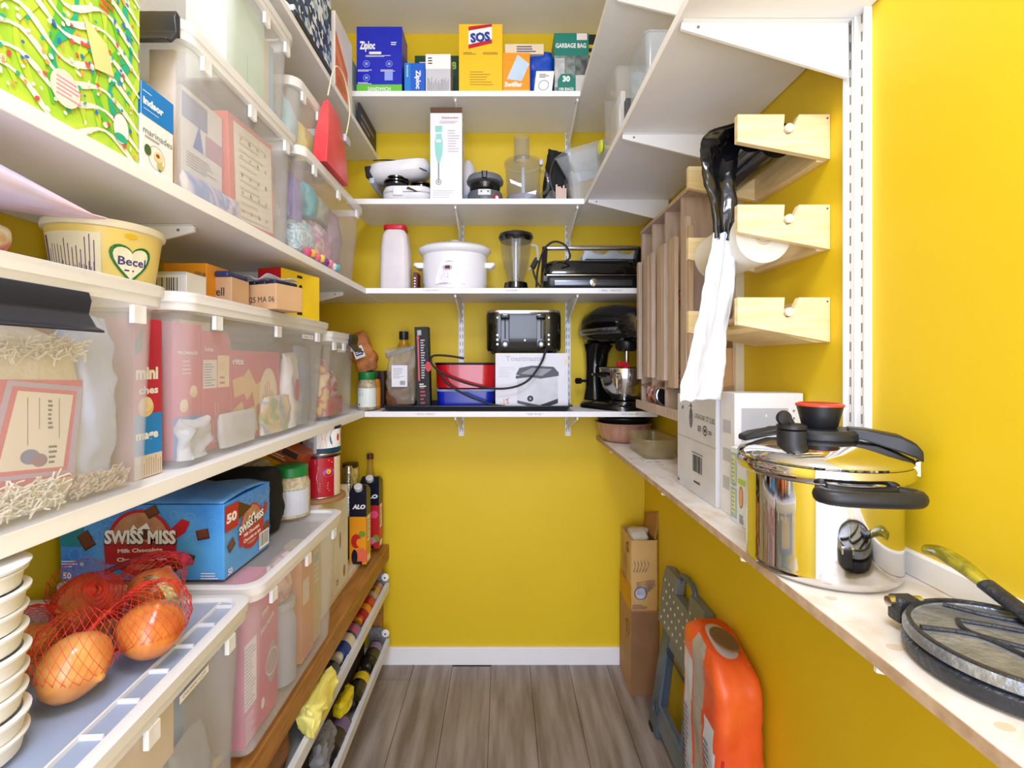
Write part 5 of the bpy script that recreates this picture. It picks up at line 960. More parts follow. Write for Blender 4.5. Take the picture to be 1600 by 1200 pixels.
    b_ = MB(); b_.M = Matrix.Translation((-.074, -.028, .240)) @ Matrix.Rotation(PI/2, 4, 'X'); b_.lathe([(0, -.005), (.0105, -.004), (.012, 0), (.0105, .004), (0, .005)], 24); b_.build('valve_loop', BP, t, ang=40)
cooker()
def press():
    t = thing('griddle_press', 'round cast iron griddle press with ribbed top and long handle', 'griddle', (.537, .500, ZK), rz=0); CI = mat('#2b2e36', .38, .3, col2='#3d4149', scale=30, bump=.25, bscale=150); CI2 = mat('#a4a9b1', .42, .55, col2='#7d828a', scale=26, bump=.3, bscale=120); r = .094
    MB().lathe([(r-.010, 0), (r-.002, .004), (r, .010), (r, .018), (r-.004, .021)], 64).build('lower_plate', CI, t, ang=40)
    MB().lathe([(r-.004, .022), (r-.001, .024), (r-.001, .030), (r-.004, .0345), (r-.008, .0345), (r-.010, .032), (0, .0325)], 64).build('upper_plate', CI2, t, ang=40)
    b_ = MB(); b_.lathe([(r-.004, .033), (r-.0045, .0370), (r-.0085, .0370), (r-.009, .0325)], 64, caps=(0, 0)); b_.build('raised_edge', CI, t, ang=60)
    for P in (((-.075, .03), (-.035, .018), (-.02, -.005), (-.01, -.075)), ((-.02, .045), (-.030, .018), (.01, -.02), (.045, -.062)), ((-.02, .045), (.03, .02), (.075, -.02)), ((-.005, .08), (.03, .05), (.08, .03))):
        q = MB(); q.tube(spline([(x, y, .034) for x, y in P], 5), .0028, 8); q.build('raised_rib', CI, t)
    MB().rbox(.030, .012, .014, .036, .003, cx=-.02, cy=-r-.001).build('front_lug', mat('#7a7258', .35, .5), t)
    MB().rbox(.028, .02, .010, .040, .004, cx=-.045, cy=.088).build('hinge_block', CI, t)
    b_ = MB(); b_.cyl((-.065, .088, .034), (-.025, .088, .034), .006, n=14); b_.build('hinge_pin', STEEL, t)
    b_ = MB(); b_.tube(spline([(.045, .0, .038), (.052, .045, .044), (.052, .085, .056)], 6), [.0115]*12+[.0115], 12, flat=.6); b_.build('handle_arm', CI, t, ang=60)
    b_ = MB(); P = spline([(.052, .083, .055), (.050, .110, .066), (.047, .138, .073), (.044, .158, .070)], 6); b_.tube(P, [.0085+.0035*math.sin(PI*i/(len(P)-1)) for i in range(len(P))], 14, flat=.75); b_.build('amber_grip', mat('#a89a22', .12, clear=.6, col2='#6f6a1c', scale=60), t, ang=60)
press()
# ================================================================ low left shelf
bin_('storage_bin', 'nearest low clear bin with the onion net on its lid', -.868, -.452, .33, .885, ZL, .352, .9, rz=.06, lidm=mat('#c4d4f0', .3, var=0., alpha=.45), tag_label=(.06, .30, 'CHICKEN / LOW'))
bin_('storage_bin', 'long low clear bin with the blue cocoa carton on its lid', -.868, -.474, .925, 1.42, ZL, .352, .88)
# lattice ribs on the near lid
t = bpy.data.objects['storage_bin.006' if 'storage_bin.006' in bpy.data.objects else 'storage_bin']
for nm in [o for o in bpy.data.objects if o.get('label') == 'nearest low clear bin with the onion net on its lid']:
    for i in range(9): MB().box(.165, -.24+.06*i-.0015, .3455, .192, -.24+.06*i+.0015, .3515).build('lid_rib', MILKRIM, nm, smooth=False)
    MB().box(.163, -.255, .3455, .166, .255, .3515).build('lid_rib', MILKRIM, nm, smooth=False)
b = Box('tea_carton', 'blue topped carton lying under the lid of the near low bin', 'box', -.80, -.53, .42, .80, ZL+.16, .17, mat('#5f9ae0', .4)); b['t'].lines(.1, .1, .9, .9, 3, mat('#9cc2ee')); b.done()
for i, (y_, w_, z_, h_, mm, lb_, x_) in enumerate(((.66, .12, .04, .14, mat('#2a9a94', .35, bump=.3), 'teal foil bag inside the near low bin', -.50), (.78, .09, .01, .17, mat('#a8b0c4', .3, alpha=.9), 'grey blue bag at the far end of the near low bin', -.51), (.60, .16, .01, .12, multi(['#3f86d8', '#e8ecf4', '#2c6ac0', '#f4f6fa'], 9, distort=.6), 'blue and white snack bag low in the near bin', -.50))):
    pillow('snack_bag', lb_, 'bag', (x_, y_, ZL+z_), w_, h_, .04, mm, rz=PI/2+.06, seed=100+i, crease=.01)
b = Box('beige_card', 'peach card leaning inside the rim of the near low bin', 'card', -.492, -.486, .50, .72, ZL+.20, .10, mat('#ecd6bc', .6), part='card', rz=.06); b.done()
# bin B contents
def tea(label, y0, y1, x1, h, mc):
    b = Box('tea_carton', label, 'box', x1-.10, x1, y0, y1, ZL+.012, h, mat(mc, .4)); p = b['r']
    p.rect(.02, .25, .34, .72, mat('#efe6ea')); p.lines(.04, .27, .32, .70, 16, mat('#9a8a98', .5, var=0.), .4); p.lines(.04, .02, .32, .22, 9, mat('#f0c0d0'), .4); p.text('Tim', .58, .82, .012, PAPER, .22, rot=.3, bold=.04, shear=.3); p.text('Hortons', .66, .72, .012, PAPER, .42, rot=.3, bold=.04, shear=.3); p.disc(.80, .38, .022, .045, mat('#b8a0ae')); p.ring(.8, .38, .028, .002, PAPER); p.disc(.52, .15, .008, .012, PAPER, 8); return b.done()
tea('bright pink carton with white script at the near end of the long low bin', .955, 1.10, -.515, .285, '#d6447c')
b = Box('tea_carton', 'torn pink carton flap above the bright pink carton', 'box', -.60, -.52, .96, 1.06, ZL+.30, .035, mat('#e0507e', .4), tilt=(.0, .0, .0)); p = b['r']; p.text('Tim', .5, .5, .012, PAPER, .4, bold=.04); b.done()
b = Box('pod_carton', 'orange drink carton in the middle of the long low bin', 'box', -.60, -.515, 1.23, 1.31, ZL+.012, .26, mat('#e0925a', .45)); b['r'].rect(.1, .55, .6, .8, mat('#f0e0cc')); b.done()
b = Box('pod_carton', 'tan patterned carton at the far end of the long low bin', 'box', -.60, -.52, 1.32, 1.372, ZL+.012, .27, mat('#d8c08c', .45)); p = b['r']; p.lines(.1, .6, .9, .95, 6, mat('#efe8d8')); p.disc(.4, .85, .02, .015, mat('#9cc0d0')); b.done()
bottle('clear_jar', 'clear glass jar in the middle of the long low bin', 'jar', -.545, 1.17, ZL+.012, [(.036, 0), (.04, .004), (.04, .15), (.034, .165), (.034, .18)], mat('#c8ccdc', .1, alpha=.6, var=0.), [('lid', [(.036, .178), (.037, .18), (.037, .196), (0, .197)], mat('#b8bcc8', .3))])
pillow('tea_bag_pack', 'rose foil tea pouch above the clear jar', 'bag', (-.545, 1.15, ZL+.215), .13, .10, .06, multi(['#d89aa8', '#e8c8c0', '#b86a78', '#f0e0d8'], 14, distort=.6), rz=PI/2, seed=120)
b = Box('pod_carton', 'grey blue carton low between pink and orange cartons', 'box', -.66, -.60, 1.11, 1.22, ZL+.012, .2, mat('#8a94bc', .45)); b.done()
# cocoa carton
ZC1 = ZL+.3525
b = Box('cocoa_carton', 'large bright blue hot cocoa carton printed with chocolate squares', 'box', -.878, -.553, .954, 1.14, ZC1, .150, mat('#2f80d8', .3, col2='#58a8ec', scale=9))
CH, CH2, CRD, SW = mat('#4a2418', .35), mat('#6e3a28', .35), mat('#b8182c', .35), mat('#7ab8f0', .4)
def cocoa(p, k, mir=0):
    W, H = p.W, p.H; rr = random.Random(k)
    for i in range(60): p.ring(rr.uniform(.04, .96), rr.uniform(.1, .92), rr.uniform(.004, .013), .0009, SW, 18)
    if k == 1: p.rect(0, .45, .14, 1, mat('#1c8a9a', .35, var=.1))
    cx = .49 if k == 1 else .55; R0 = .066 if k == 1 else .048
    p.disc(cx, .50, R0, R0, CRD, 40); p.disc(cx, .52, R0*.86, R0*.86, mat('#b98a68', .5, col2='#a87454', scale=60), 40)
    p.poly([(cx+R0*.8/W, .50+R0*.3/H), (cx+R0*1.25/W, .50+R0*.72/H), (cx+R0*1.5/W, .50+R0*.62/H), (cx+R0*1.35/W, .50+R0*.3/H), (cx+R0*.9/W, .50)], CRD)
    m_ = [(cx+R0*x/W, .5+R0*y/H) for x, y in ((-.8, .1), (-.6, .32), (-.45, .2), (-.2, .55), (0, .35), (.2, .55), (.4, .25), (.6, .35), (.8, .1))]; p.poly(m_, CH); p.poly([(cx+R0*x/W, .5+R0*y/H) for x, y in ((-.35, .3), (-.2, .55), (-.08, .4), (0, .46), (.2, .6), (.3, .4), (.1, .42), (0, .34), (-.15, .42))], PAPER)
    p.poly([(cx-R0*1.05/W, .5-R0*.65/H), (cx+R0*1.05/W, .5-R0*.65/H), (cx+R0*1.1/W, .5+R0*.02/H), (cx-R0*1.1/W, .5+R0*.02/H)], CRD)
    tw = 2.15*R0/W*1.0; p.text('SWISS MISS', cx+.002, .5+R0*.16/H, .027 if k == 1 else .017, INK, tw*1.03, bold=.07, rot=0 if k == 1 else .12); p.text('SWISS MISS', cx, .5+R0*.18/H, .0255 if k == 1 else .016, PAPER, tw, bold=.045, rot=0 if k == 1 else .12)
    p.text('Milk Chocolate', cx, .5-R0*.22/H, .0075, PAPER, 1.35*R0/W, rot=.04, bold=.03); p.text('Chocolat au lait', cx+.01, .5-R0*.48/H, .0075, PAPER, 1.5*R0/W, rot=.04, bold=.03)
    sq = ((.15, .58, .6), (.17, .50, .55), (.87, .62, .2), (.78, .30, -.3), (.71, .22, .5), (.56, .92, .5)) if k == 1 else ((.12, .42, .5), (.9, .35, .3))
    for u, v, a in sq:
        c_, q_ = math.cos(a), math.sin(a); s_ = .0115
        p.poly([(u+(x*c_-y*q_)*s_*1.08/W+.002, v+(x*q_+y*c_)*s_*1.08/H-.012) for x, y in ((-1, -.8), (1, -.8), (1, .8), (-1, .8))], CH)
        p.poly([(u+(x*c_-y*q_)*s_*.9/W, v+(x*q_+y*c_)*s_*.9/H) for x, y in ((-1, -.8), (1, -.8), (1, .8), (-1, .8))], CH2)
    p.text('50', .045 if k == 1 else .1, .07, .012, PAPER, bold=.04)
    if k == 1: p.lines(.01, .18, .11, .28, 3, PAPER, .4); p.lines(.1, .03, .22, .08, 1, SW); p.lines(.86, .02, .98, .12, 3, PAPER, .35); p.disc(.135, .22, .004, .004, PAPER, 6)
    else: p.rect(.0, .62, .26, .96, CRD); p.text('50', .13, .79, .018, PAPER, .2, bold=.05); p.barcode(.72, .05, .96, .30); p.poly([(.26, .7), (.26, .95), (.55, .78)], CH)
cocoa(b['f'], 1); cocoa(b['r'], 2); q = b['t']
for i in range(14): q.ring(random.uniform(.1, .9), random.uniform(.1, .9), .012, .001, SW, 16)
q.poly([(.3, .4), (.5, .3), (.6, .5), (.4, .6)], CH); q.poly([(.7, .6), (.85, .5), (.9, .7)], CRD); b.done()
b_ = MB(); b_.sheet(lambda u, v: (-.16+.32*u, -.092+.19*v, .152+.018*math.sin(PI*v)*(.4+.6*math.sin(PI*u))+.004*math.sin(u*17)*v), 20, 8); b_.build('lifted_flap', mat('#5a98dc', .3, col2='#3a6aa8', scale=7), b.t, solid=.001)
pillow('black_bag', 'black tote opening behind the blue cocoa carton', 'bag', (-.70, 1.235, ZC1), .26, .165, .12, mat('#08080a', .8), seed=130, crease=.01)
# onions
ON = [mat('#d98a3c', .28, clear=.35, col2='#b9622a', scale=5, stretch=(7, 7, 1)), mat('#e2a45c', .28, clear=.35, col2='#c8803c', scale=5, stretch=(7, 7, 1)), mat('#cf7a38', .3, clear=.3, col2='#e0a868', scale=5, stretch=(7, 7, 1))]
def onion(label, x, y, z, r, rx, ry, m):
    t = thing('onion', label, 'onion', (x, y, z), 0, 'onions in the net', rot=(rx, ry, .3))
    R = []
    for rr_, zz in ((0, -.92), (.18, -.93), (.5, -.80), (.82, -.48), (1, -.02), (.97, .3), (.78, .62), (.48, .84), (.24, .97), (.13, 1.05), (.09, 1.12)): R.append([(r*rr_*(1+.025*math.sin(3*a+r*90))*math.cos(a), r*rr_*(1+.02*math.cos(5*a))*math.sin(a), r*zz*.92) for a in [2*PI*i/32 for i in range(32)]])
    MB().loft(R).build('bulb', m, t, ang=70)
    b_ = MB(); [b_.tube([(0, 0, -r*.84), (r*.14*math.cos(k), r*.14*math.sin(k), -r*.98)], .0012, 4) for k in range(7)]; o = b_.build('root_tuft', mat('#7a5a34', .8), t); o['kind'] = 'stuff'
    return t
ZO = ZL+.3525
onion('front left onion, smooth and pale, lying on its side', -.553, .620, ZO+.041, .042, .4, 1.9, ON[1])
onion('round onion at the right of the net, flaky skin, roots down', -.513, .702, ZO+.042, .043, .25, .3, ON[0])
onion('onion behind the pale front one, pointing left', -.632, .735, ZO+.041, .042, .2, -1.4, ON[2])
onion('onion at the back of the net against the cocoa carton', -.590, .815, ZO+.043, .041, -.5, .4, ON[0])
onion('small onion at the far left of the net beside the white bowls', -.655, .665, ZO+.033, .035, 1.2, .4, ON[2])
onion('onion at the back left of the net, half hidden', -.70, .80, ZO+.039, .039, .8, -.6, ON[1])
def net():
    t = thing('onion_net', 'red mesh net bag stretched over the onions', 'net bag', (-.605, .715, ZO+.001)); b_ = MB()
    B = [(-.553, .62, .041, .045), (-.513, .702, .042, .046), (-.632, .735, .041, .044), (-.59, .815, .043, .043), (-.655, .665, .033, .037), (-.70, .80, .039, .041)]
    def hull(a, e):
        d = Vector((math.cos(a)*math.cos(e), math.sin(a)*math.cos(e), math.sin(e))); best = 0
        for x, y, z, r in B: c = Vector((x+.605, y-.715, z)); q = c.dot(d); s_ = c.length_squared-q*q; best = max(best, q+math.sqrt(max(0, (r+.003)**2-s_))) if s_ < (r+.003)**2 else best
        return best
    nu, nv = 96, 30; H = [[0]*(nv+1) for _ in range(nu)]
    for i in range(nu):
        for j in range(nv+1): H[i][j] = max(.03, hull(2*PI*i/nu, -.30+1.87*j/nv))
    for _ in range(3):   # pull the net taut across the gaps
        H = [[max(H[i][j], .97*(H[(i-2) % nu][j]+H[(i+2) % nu][j]+H[i][max(0, j-1)]+H[i][min(nv, j+1)])/4) for j in range(nv+1)] for i in range(nu)]
    vs = []
    for j in range(nv+1):
        for i in range(nu): a = 2*PI*(i+.5*(j % 2))/nu; e = -.30+1.87*j/nv; h_ = H[i][j]; vs.append((h_*math.cos(a)*math.cos(e), h_*math.sin(a)*math.cos(e), max(.002, .02+h_*math.sin(e))))
    fs = []
    for j in range(nv-1):
        for i in range(nu):
            o = (j % 2); k1 = (i+o) % nu; k0 = (i+o-1) % nu
            if j % 2 == 0 or 1: fs.append((j*nu+i, (j+1)*nu+k1 if j % 2 else (j+1)*nu+i, ((j+2)*nu+i), (j+1)*nu+(i if j % 2 else (i-1) % nu)))
    b_.add(vs, fs); o = b_.build('mesh_net', mat('#d8382c', .4, var=0.), t, recalc=False)
    md = o.modifiers.new('w', 'WIREFRAME'); md.thickness = .0009; md.use_replace = True; md.use_even_offset = False
    o['kind'] = 'stuff'
    b_ = MB(); P = spline([(.02, .075, .080), (.06, .05, .082), (.10, .02, .065), (.125, -.02, .02)], 6); b_.tube(P, .007, 6, flat=.12); b_.build('closing_label', mat('#2a2c2c', .4, col2='#c8d08a', scale=60), t)
    b_ = MB(); P = spline([(.035, .06, .078), (.03, .01, .070), (.025, -.04, .055), (.03, -.09, .03)], 6); b_.tube(P, .004, 7); b_.build('net_seam', mat('#d8442c', .45), t)
    P = spline([(-.07, .10, .075), (-.03, .125, .088), (.03, .135, .092), (.06, .12, .08)], 6); b_ = MB(); b_.tube(P, .009, 8, flat=.5); b_.build('gathered_end', mat('#7a1c2c', .5, col2='#c8344a', scale=90, alpha=.7), t)
net()
# white stacked bowls at the left edge
for i in range(9):
    t = thing('foam_bowl', ('bottom', 'second lowest', 'third lowest', 'fourth lowest', 'middle', 'fourth highest', 'third highest', 'second highest', 'topmost')[i].join(('white foam bowl in the stack at the left edge, ', ' one')), 'bowl', (-.580+.002*math.sin(i*2), .515, ZO+.0005+i*.0228), .1*i, 'stacked white foam bowls')
    MB().lathe([(.042, 0), (.046, .001), (.049, .018), (.0525, .019), (.053, .022), (.046, .0225), (.037, .003), (0, .003)], 36).build('bowl_body', mat('#e9e9e6', .55, var=.01), t, ang=40)
MB().lathe([(.054, .0232), (.055, .0265), (.05, .029), (.03, .031), (0, .031)], 36).build('lid', mat('#eef0f4', .4), t)
# behind the cocoa carton
b = Box('support_carton', 'white and cream food carton beside the juice cartons', 'box', -.875, -.56, 1.46, 1.74, ZL, .345, mat('#e4ddca', .5)); p = b['r']; p.rect(.45, .02, .98, .98, mat('#e6e2dc')); p.text('25', .6, .12, .018, INK, bold=.02); p.disc(.85, .15, .012, .022, mat('#a8784c')); p.disc(.7, .5, .006, .03, mat('#8a3a24')); b.done()
ZS = ZL+.3456
def mcan(label, x, y, z, r, h, base, txt, name='coffee_can', lid=BLACK):
    t = thing(name, label, 'can', (x, y, z)); MB().lathe([(r, 0), (r, .003), (r, h-.006), (r, h-.003)], 40).build('can_body', base, t, ang=40); MB().lathe([(r+.0015, h-.008), (r+.002, h-.003), (r, h), (0, h)], 40).build('lid', lid, t, ang=40)
    MB().lathe([(r+.001, 0), (r+.0015, .003), (r+.0005, .005)], 40, caps=(0, 0)).build('bottom_rim', STEELB, t); p = Print(wrap(r, -PI/2-.55), r*2.2, h); txt(p); p.done(t, 'label'); return t
def f1(p): p.rect(0, .0, .72, 1, mat('#b5142c', .35), 12); p.rect(.74, 0, 1, .96, mat('#e6d6b4', .4), 5); p.poly([(.1, .18), (.38, .18), (.34, .5), (.38, .75), (.12, .75), (.15, .5)], PAPER); p.disc(.6, .6, .018, .014, mat('#9a5ac0')); p.disc(.6, .62, .008, .008, mat('#e8b040')); p.lines(.4, .16, .7, .4, 4, mat('#f0a0a0')); p.lines(.3, .82, .7, .92, 2, PAPER)
def f2(p): p.rect(0, .08, .34, .98, mat('#c9ccd2', .3, .5), 6); p.lines(.04, .12, .3, .7, 7, GREYD, .3, vert=True); p.rect(.34, .08, 1, .98, PAPER, 12); p.poly([(.4, .25), (.56, .25), (.52, .6), (.56, .85), (.42, .85), (.45, .6)], mat('#ee7a2c')); p.disc(.8, .6, .026, .032, mat('#1c5a8c')); p.disc(.84, .6, .012, .02, PAPER); p.disc(.85, .6, .006, .012, mat('#d83a2c')); p.rect(.34, .08, 1, .25, mat('#0e3a5c'), 12)
MB_t = thing('wooden_coaster', 'round wooden board under the red coffee can', 'board', (-.592, 1.56, ZS)); MB().lathe([(.078, 0), (.08, .002), (.08, .010), (.078, .012), (0, .012)], 40).build('disc', mat('#a87a4c', .6), MB_t)
mcan('red coffee can with white jug picture and cream side strip', -.592, 1.56, ZS+.0125, .062, .135, mat('#b5142c', .35), f1)
mcan('white and blue coffee can stacked on the red one', -.592, 1.56, ZS+.148, .064, .088, mat('#16283c', .35), f2)
jar('large spice jar with a green lid and pale label near the cocoa carton', -.60, 1.36, ZS+.008, .052, .142, mat('#cfc4a6', .5, scale=90, col2='#a8977a'), GREEN, mat('#cfd3de', .45), lambda p: (p.lines(.25, .15, .8, .55, 9, mat('#a8acb8', .5, var=0.), .35), p.rect(.2, .70, .9, .715, GREEN, 10)), frac=.8)
pillow('brown_snack_bag', 'dark brown and orange pouch between tote and green lidded jar', 'bag', (-.72, 1.36, ZC1), .12, .16, .08, multi(['#8a5a2c', '#c8763a', '#5a4434', '#d8cdb8', '#3a3c34'], 14, distort=.8), seed=141, crease=.016)
b = Box('packet_carton', 'orange brown carton tilted above the green lidded jar', 'box', -.76, -.60, 1.42, 1.50, ZS+.155, .05, mat('#b5582c', .4), tilt=(.0, .45, 0)); p = b['f']; p.lines(.1, .2, .9, .5, 2, mat('#ecd9b8')); p.rect(.6, .55, .9, .9, mat('#3a2a20')); b.done()
b = Box('label_box', 'grey blue box with white corner label under the brown pouch', 'box', -.70, -.585, 1.215, 1.30, ZC1, .05, mat('#2c3a48', .4)) if 0 else None
# bottles and juice at the far end
bottle('sparkling_bottle', 'dark bottle with silver foil neck behind the juice cartons', 'bottle', -.625, 1.95, ZL, [(.038, 0), (.042, .01), (.042, .19), (.034, .23), (.017, .28), (.014, .29)], mat('#10140f', .12), [('foil_neck', [(.043, .175), (.0415, .205), (.035, .235), (.018, .285), (.017, .315), (.019, .33), (.018, .355), (.012, .366), (0, .368)], mat('#c9c9c6', .25, .9, bump=.4))])
bottle('tall_drink_can', 'tall golden can with dark lid beside the silver necked bottle', 'can', -.655, 2.07, ZL, [(.03, 0), (.032, .004), (.032, .33), (.028, .336)], mat('#c9a22c', .3, col2='#efe2a8', scale=40), [('lid', [(.029, .334), (.033, .338), (.033, .352), (0, .353)], mat('#3a2c1c', .4))])
bottle('glass_bottle', 'clear amber bottle with brown cap against the back wall', 'bottle', -.585, 2.124, ZL, [(.021, 0), (.022, .005), (.022, .27), (.018, .30), (.0125, .33), (.0125, .365)], mat('#c8a43c', .08, alpha=.35, var=0.), [('cap', [(.0145, .36), (.0145, .382), (0, .383)], mat('#5a2c20', .4))])
def juice(label, x0, x1, y0, y1, z, h, main, acc, fr):
    NAV = mat('#10152c', .3); w_, d = x1-x0, y1-y0
    b = Box('juice_carton', label, 'carton', x0, x1, y0, y1, z, h, NAV); p = b['f']; p.rect(0, .0, 1, .66, main)
    for (u, v, ru, rv, mm) in fr: p.disc(u, v, ru, rv, mm, 18)
    p.poly([(0, .66), (1, .72), (1, 1), (0, 1)], NAV); p.text('ALO', .55, .80, .016, PAPER, .75, bold=.06, shear=.2); p.rect(.25, .0, .75, .04, NAV); q = b['r']; q.rect(0, 0, 1, .66, acc); q.rect(.2, .3, .7, .66, PAPER); q.rect(.2, .02, .8, .1, PAPER); q.lines(.25, .34, .65, .62, 8, GREYD)
    b.done(); MB().loft([[(-w_/2, -d/2, h), (w_/2, -d/2, h), (w_/2, d/2, h), (-w_/2, d/2, h)], [(-w_/2+.006, -.01, h+.022), (w_/2-.006, -.01, h+.022), (w_/2-.006, .01, h+.022), (-w_/2+.006, .01, h+.022)]]).build('gable_top', NAV, b.t, smooth=False)
    q = MB(); q.M = Matrix.Translation((0, -.022, h+.012)) @ Matrix.Rotation(.6, 4, 'X'); q.lathe([(.015, -.004), (.016, 0), (.016, .014), (.013, .017), (0, .017)], 24); q.build('screw_cap', mat('#e6e8ee', .35), b.t, ang=40)
RD, ORG, GRN, PEA = mat('#c8242c', .35), mat('#f0a01c', .35), mat('#7a9a2c', .4), mat('#f0704c', .4)
juice('orange mango juice carton standing in front of the darker one', -.596, -.530, 1.87, 1.93, ZL, .28, ORG, mat('#e8a030', .35), ((.4, .32, .02, .028, RD), (.7, .12, .024, .03, PEA), (.75, .42, .014, .012, GRN), (.3, .1, .012, .03, mat('#10152c', .3)), (.6, .30, .012, .016, ORG)))
juice('dark berry juice carton with pink side against the back wall', -.605, -.522, 2.03, 2.095, ZL, .275, RD, mat('#d02c50', .35), ((.25, .4, .022, .1, PAPER), (.75, .52, .018, .016, mat('#e8547c', .4)), (.75, .34, .018, .02, RD), (.85, .15, .014, .016, GRN), (.65, .12, .014, .014, mat('#d890b8', .4))))
# ---------------------------------------------------------------- beam and rack below
t = thing('wooden_beam', 'brown wooden beam along the front under the low left shelf', 'beam', (-.553, 1.14, CZ-.872)); MB().box(-.048, -.99, 0, .048, 1.0, .064).build('timber', BEAM, t, bev=.003, smooth=False)
for y in (-.2, .3, .9): MB().cyl((.0482, y, .045), (.0490, y, .045), .003, n=8).build('nail_head', GREYD, t)
t = thing('floor_rail', 'orange brown timber rail on the floor below the wire baskets', 'rack', (-.585, 1.14, 0)); boxo('bottom_rail', BEAM, t, -.02, -.9, 0, .045, 1.0, .055, bev=.002)
t = thing('wooden_post', 'short brown timber post between floor rail and beam at the back wall', 'post', (-.552, 2.119, .0555)); boxo('timber', BEAM, t, -.022, -.02, 0, .022, .02, .418, bev=.002)
t = thing('back_panel', 'dark board behind the two wire baskets', 'panel', (-.62, 1.14, 0)); boxo('board', mat('#3a2a1c', .8), t, -.005, -.9, 0, .005, 1.0, .47)
def basket(z, label, xf):
    t = thing('wire_basket', label, 'basket', (xf, 1.60, z)); L0, L1 = -.75, .49; RW = mat('#e4e6ea', .35)
    MB().prism([(.0, .0), (.004, .0), (.004, .034), (-.012, .034), (-.012, .031), (.0, .031)], L0, L1, 'y').build('front_rail', RW, t, smooth=False)
    boxo('floor_sheet', mat('#c4c7cc', .4, .3), t, -.085, L0, -.002, 0, L1, 0)
    MB().loft([[(x, y, q) for x, q in ((-.085, 0), (0, 0), (0, .034), (-.03, .085), (-.085, .085))] for y in (L1-.003, L1)]).build('end_plate', mat('#b8bbc0', .4, .3, scale=220, col2='#6a6c70'), t, smooth=False)
    b_ = MB(); b_.M = Matrix.Translation((-.012, L1-.006, .062)) @ Matrix.Rotation(PI/2, 4, 'X'); b_.lathe([(.016, 0), (.017, .004), (.013, .008), (0, .008)], 20); b_.build('end_cap', WHITE, t, ang=40)
    b_ = MB(); b_.M = Matrix.Translation((-.012, L1-.0145, .062)) @ Matrix.Rotation(PI/2, 4, 'X'); b_.lathe([(.004, 0), (.003, .001), (0, .001)], 10); b_.build('screw', GREYD, t)
basket(CZ-.992, 'upper white wire basket holding lying spray cans', -.497); basket(CZ-1.235, 'lower white wire basket beside the floor rail', -.495)
def lying(label, y, z, x, r, L, segs, name='spray_can', cat='can'):
    t = thing(name, label, cat, (x, y, z+r+.0008), 0, None, rot=(PI/2, 0, 0))
    MB().lathe([(r*.9, -L/2), (r, -L/2+.004), (r, L*.33), (r*.8, L*.40), (r*.45, L*.42), (r*.45, L*.5), (0, L*.5)], 26).build('can_body', segs[0], t, ang=40)
    for i, m_ in enumerate(segs[1:]): a = -L*.42+L*.34*i; MB().lathe([(r+.0006, a), (r+.0006, a+L*.26)], 26, caps=(0, 0)).build('label_band', m_, t)
    MB().lathe([(r*.62, L*.40), (r*.64, L*.405), (r*.64, L*.5), (r*.5, L*.53), (0, L*.53)], 22).build('cap', segs[-1], t, ang=40)
zb1 = CZ-.992; zb2 = CZ-1.235
lying('copper capped clear bottle lying at the far end of the upper basket', 2.0, zb1, -.537, .026, .13, [mat('#b8a088', .2), mat('#c88a5c', .25, .6), mat('#c9a070', .2, .7)])
lying('red labelled can lying in the upper basket behind the copper bottle', 1.85, zb1, -.537, .030, .15, [mat('#a01820', .3), mat('#c8202c', .3), mat('#e08a20', .35)])
lying('blue can with dark neck lying in the middle of the upper basket', 1.64, zb1, -.537, .031, .18, [mat('#1c3a7c', .25), mat('#2a6ac8', .3, col2='#c03a40', scale=30), mat('#d0c8b8', .35)])
lying('black bottle with white lid lying nearest in the upper basket', 1.42, zb1, -.537, .031, .17, [mat('#14151a', .2), mat('#2c3a6a', .3), mat('#d8d8d4', .35)])
lying('dark glass jar lying at the far end of the lower basket', 1.96, zb2, -.535, .030, .15, [mat('#2a2620', .15), mat('#8a7ab0', .3), mat('#3c3830', .3)])
lying('black jar with yellow label lying in the lower basket', 1.76, zb2, -.535, .031, .16, [mat('#1c1a14', .15), mat('#d8c02c', .35), mat('#2c2c2c', .3)])
lying('dark bottle under the crumpled bags in the lower basket', 1.52, zb2, -.535, .031, .18, [mat('#1a1620', .2), mat('#6a5a8c', .3), mat('#24242a', .3)])
pillow('yellow_bag', 'crumpled pale yellow plastic bag over the upper basket rail', 'bag', (-.505, 1.31, zb1+.036), .19, .07, .07, mat('#f2ea8a', .35, col2='#e6d848', scale=6, bump=.5, bscale=18), rz=PI/2, seed=150, crease=.020)
pillow('yellow_bag', 'bright yellow scrap of bag inside the lower basket', 'bag', (-.535, 1.63, zb2+.066), .12, .05, .05, mat('#ecd820', .35, bump=.5), rz=PI/2, seed=151, crease=.014)
pillow('plastic_bag', 'clear crumpled bag in the near part of the lower basket', 'bag', (-.53, 1.42, zb2+.066), .14, .08, .06, mat('#a8a8b0', .2, alpha=.5, bump=.5), rz=PI/2, seed=152, crease=.018)
pillow('brown_bag', 'brown paper bundle under the near end of the wooden beam', 'bag', (-.55, 1.12, zb1+.003), .16, .10, .05, mat('#7a5230', .8, bump=.4), rz=PI/2, seed=153, crease=.008)

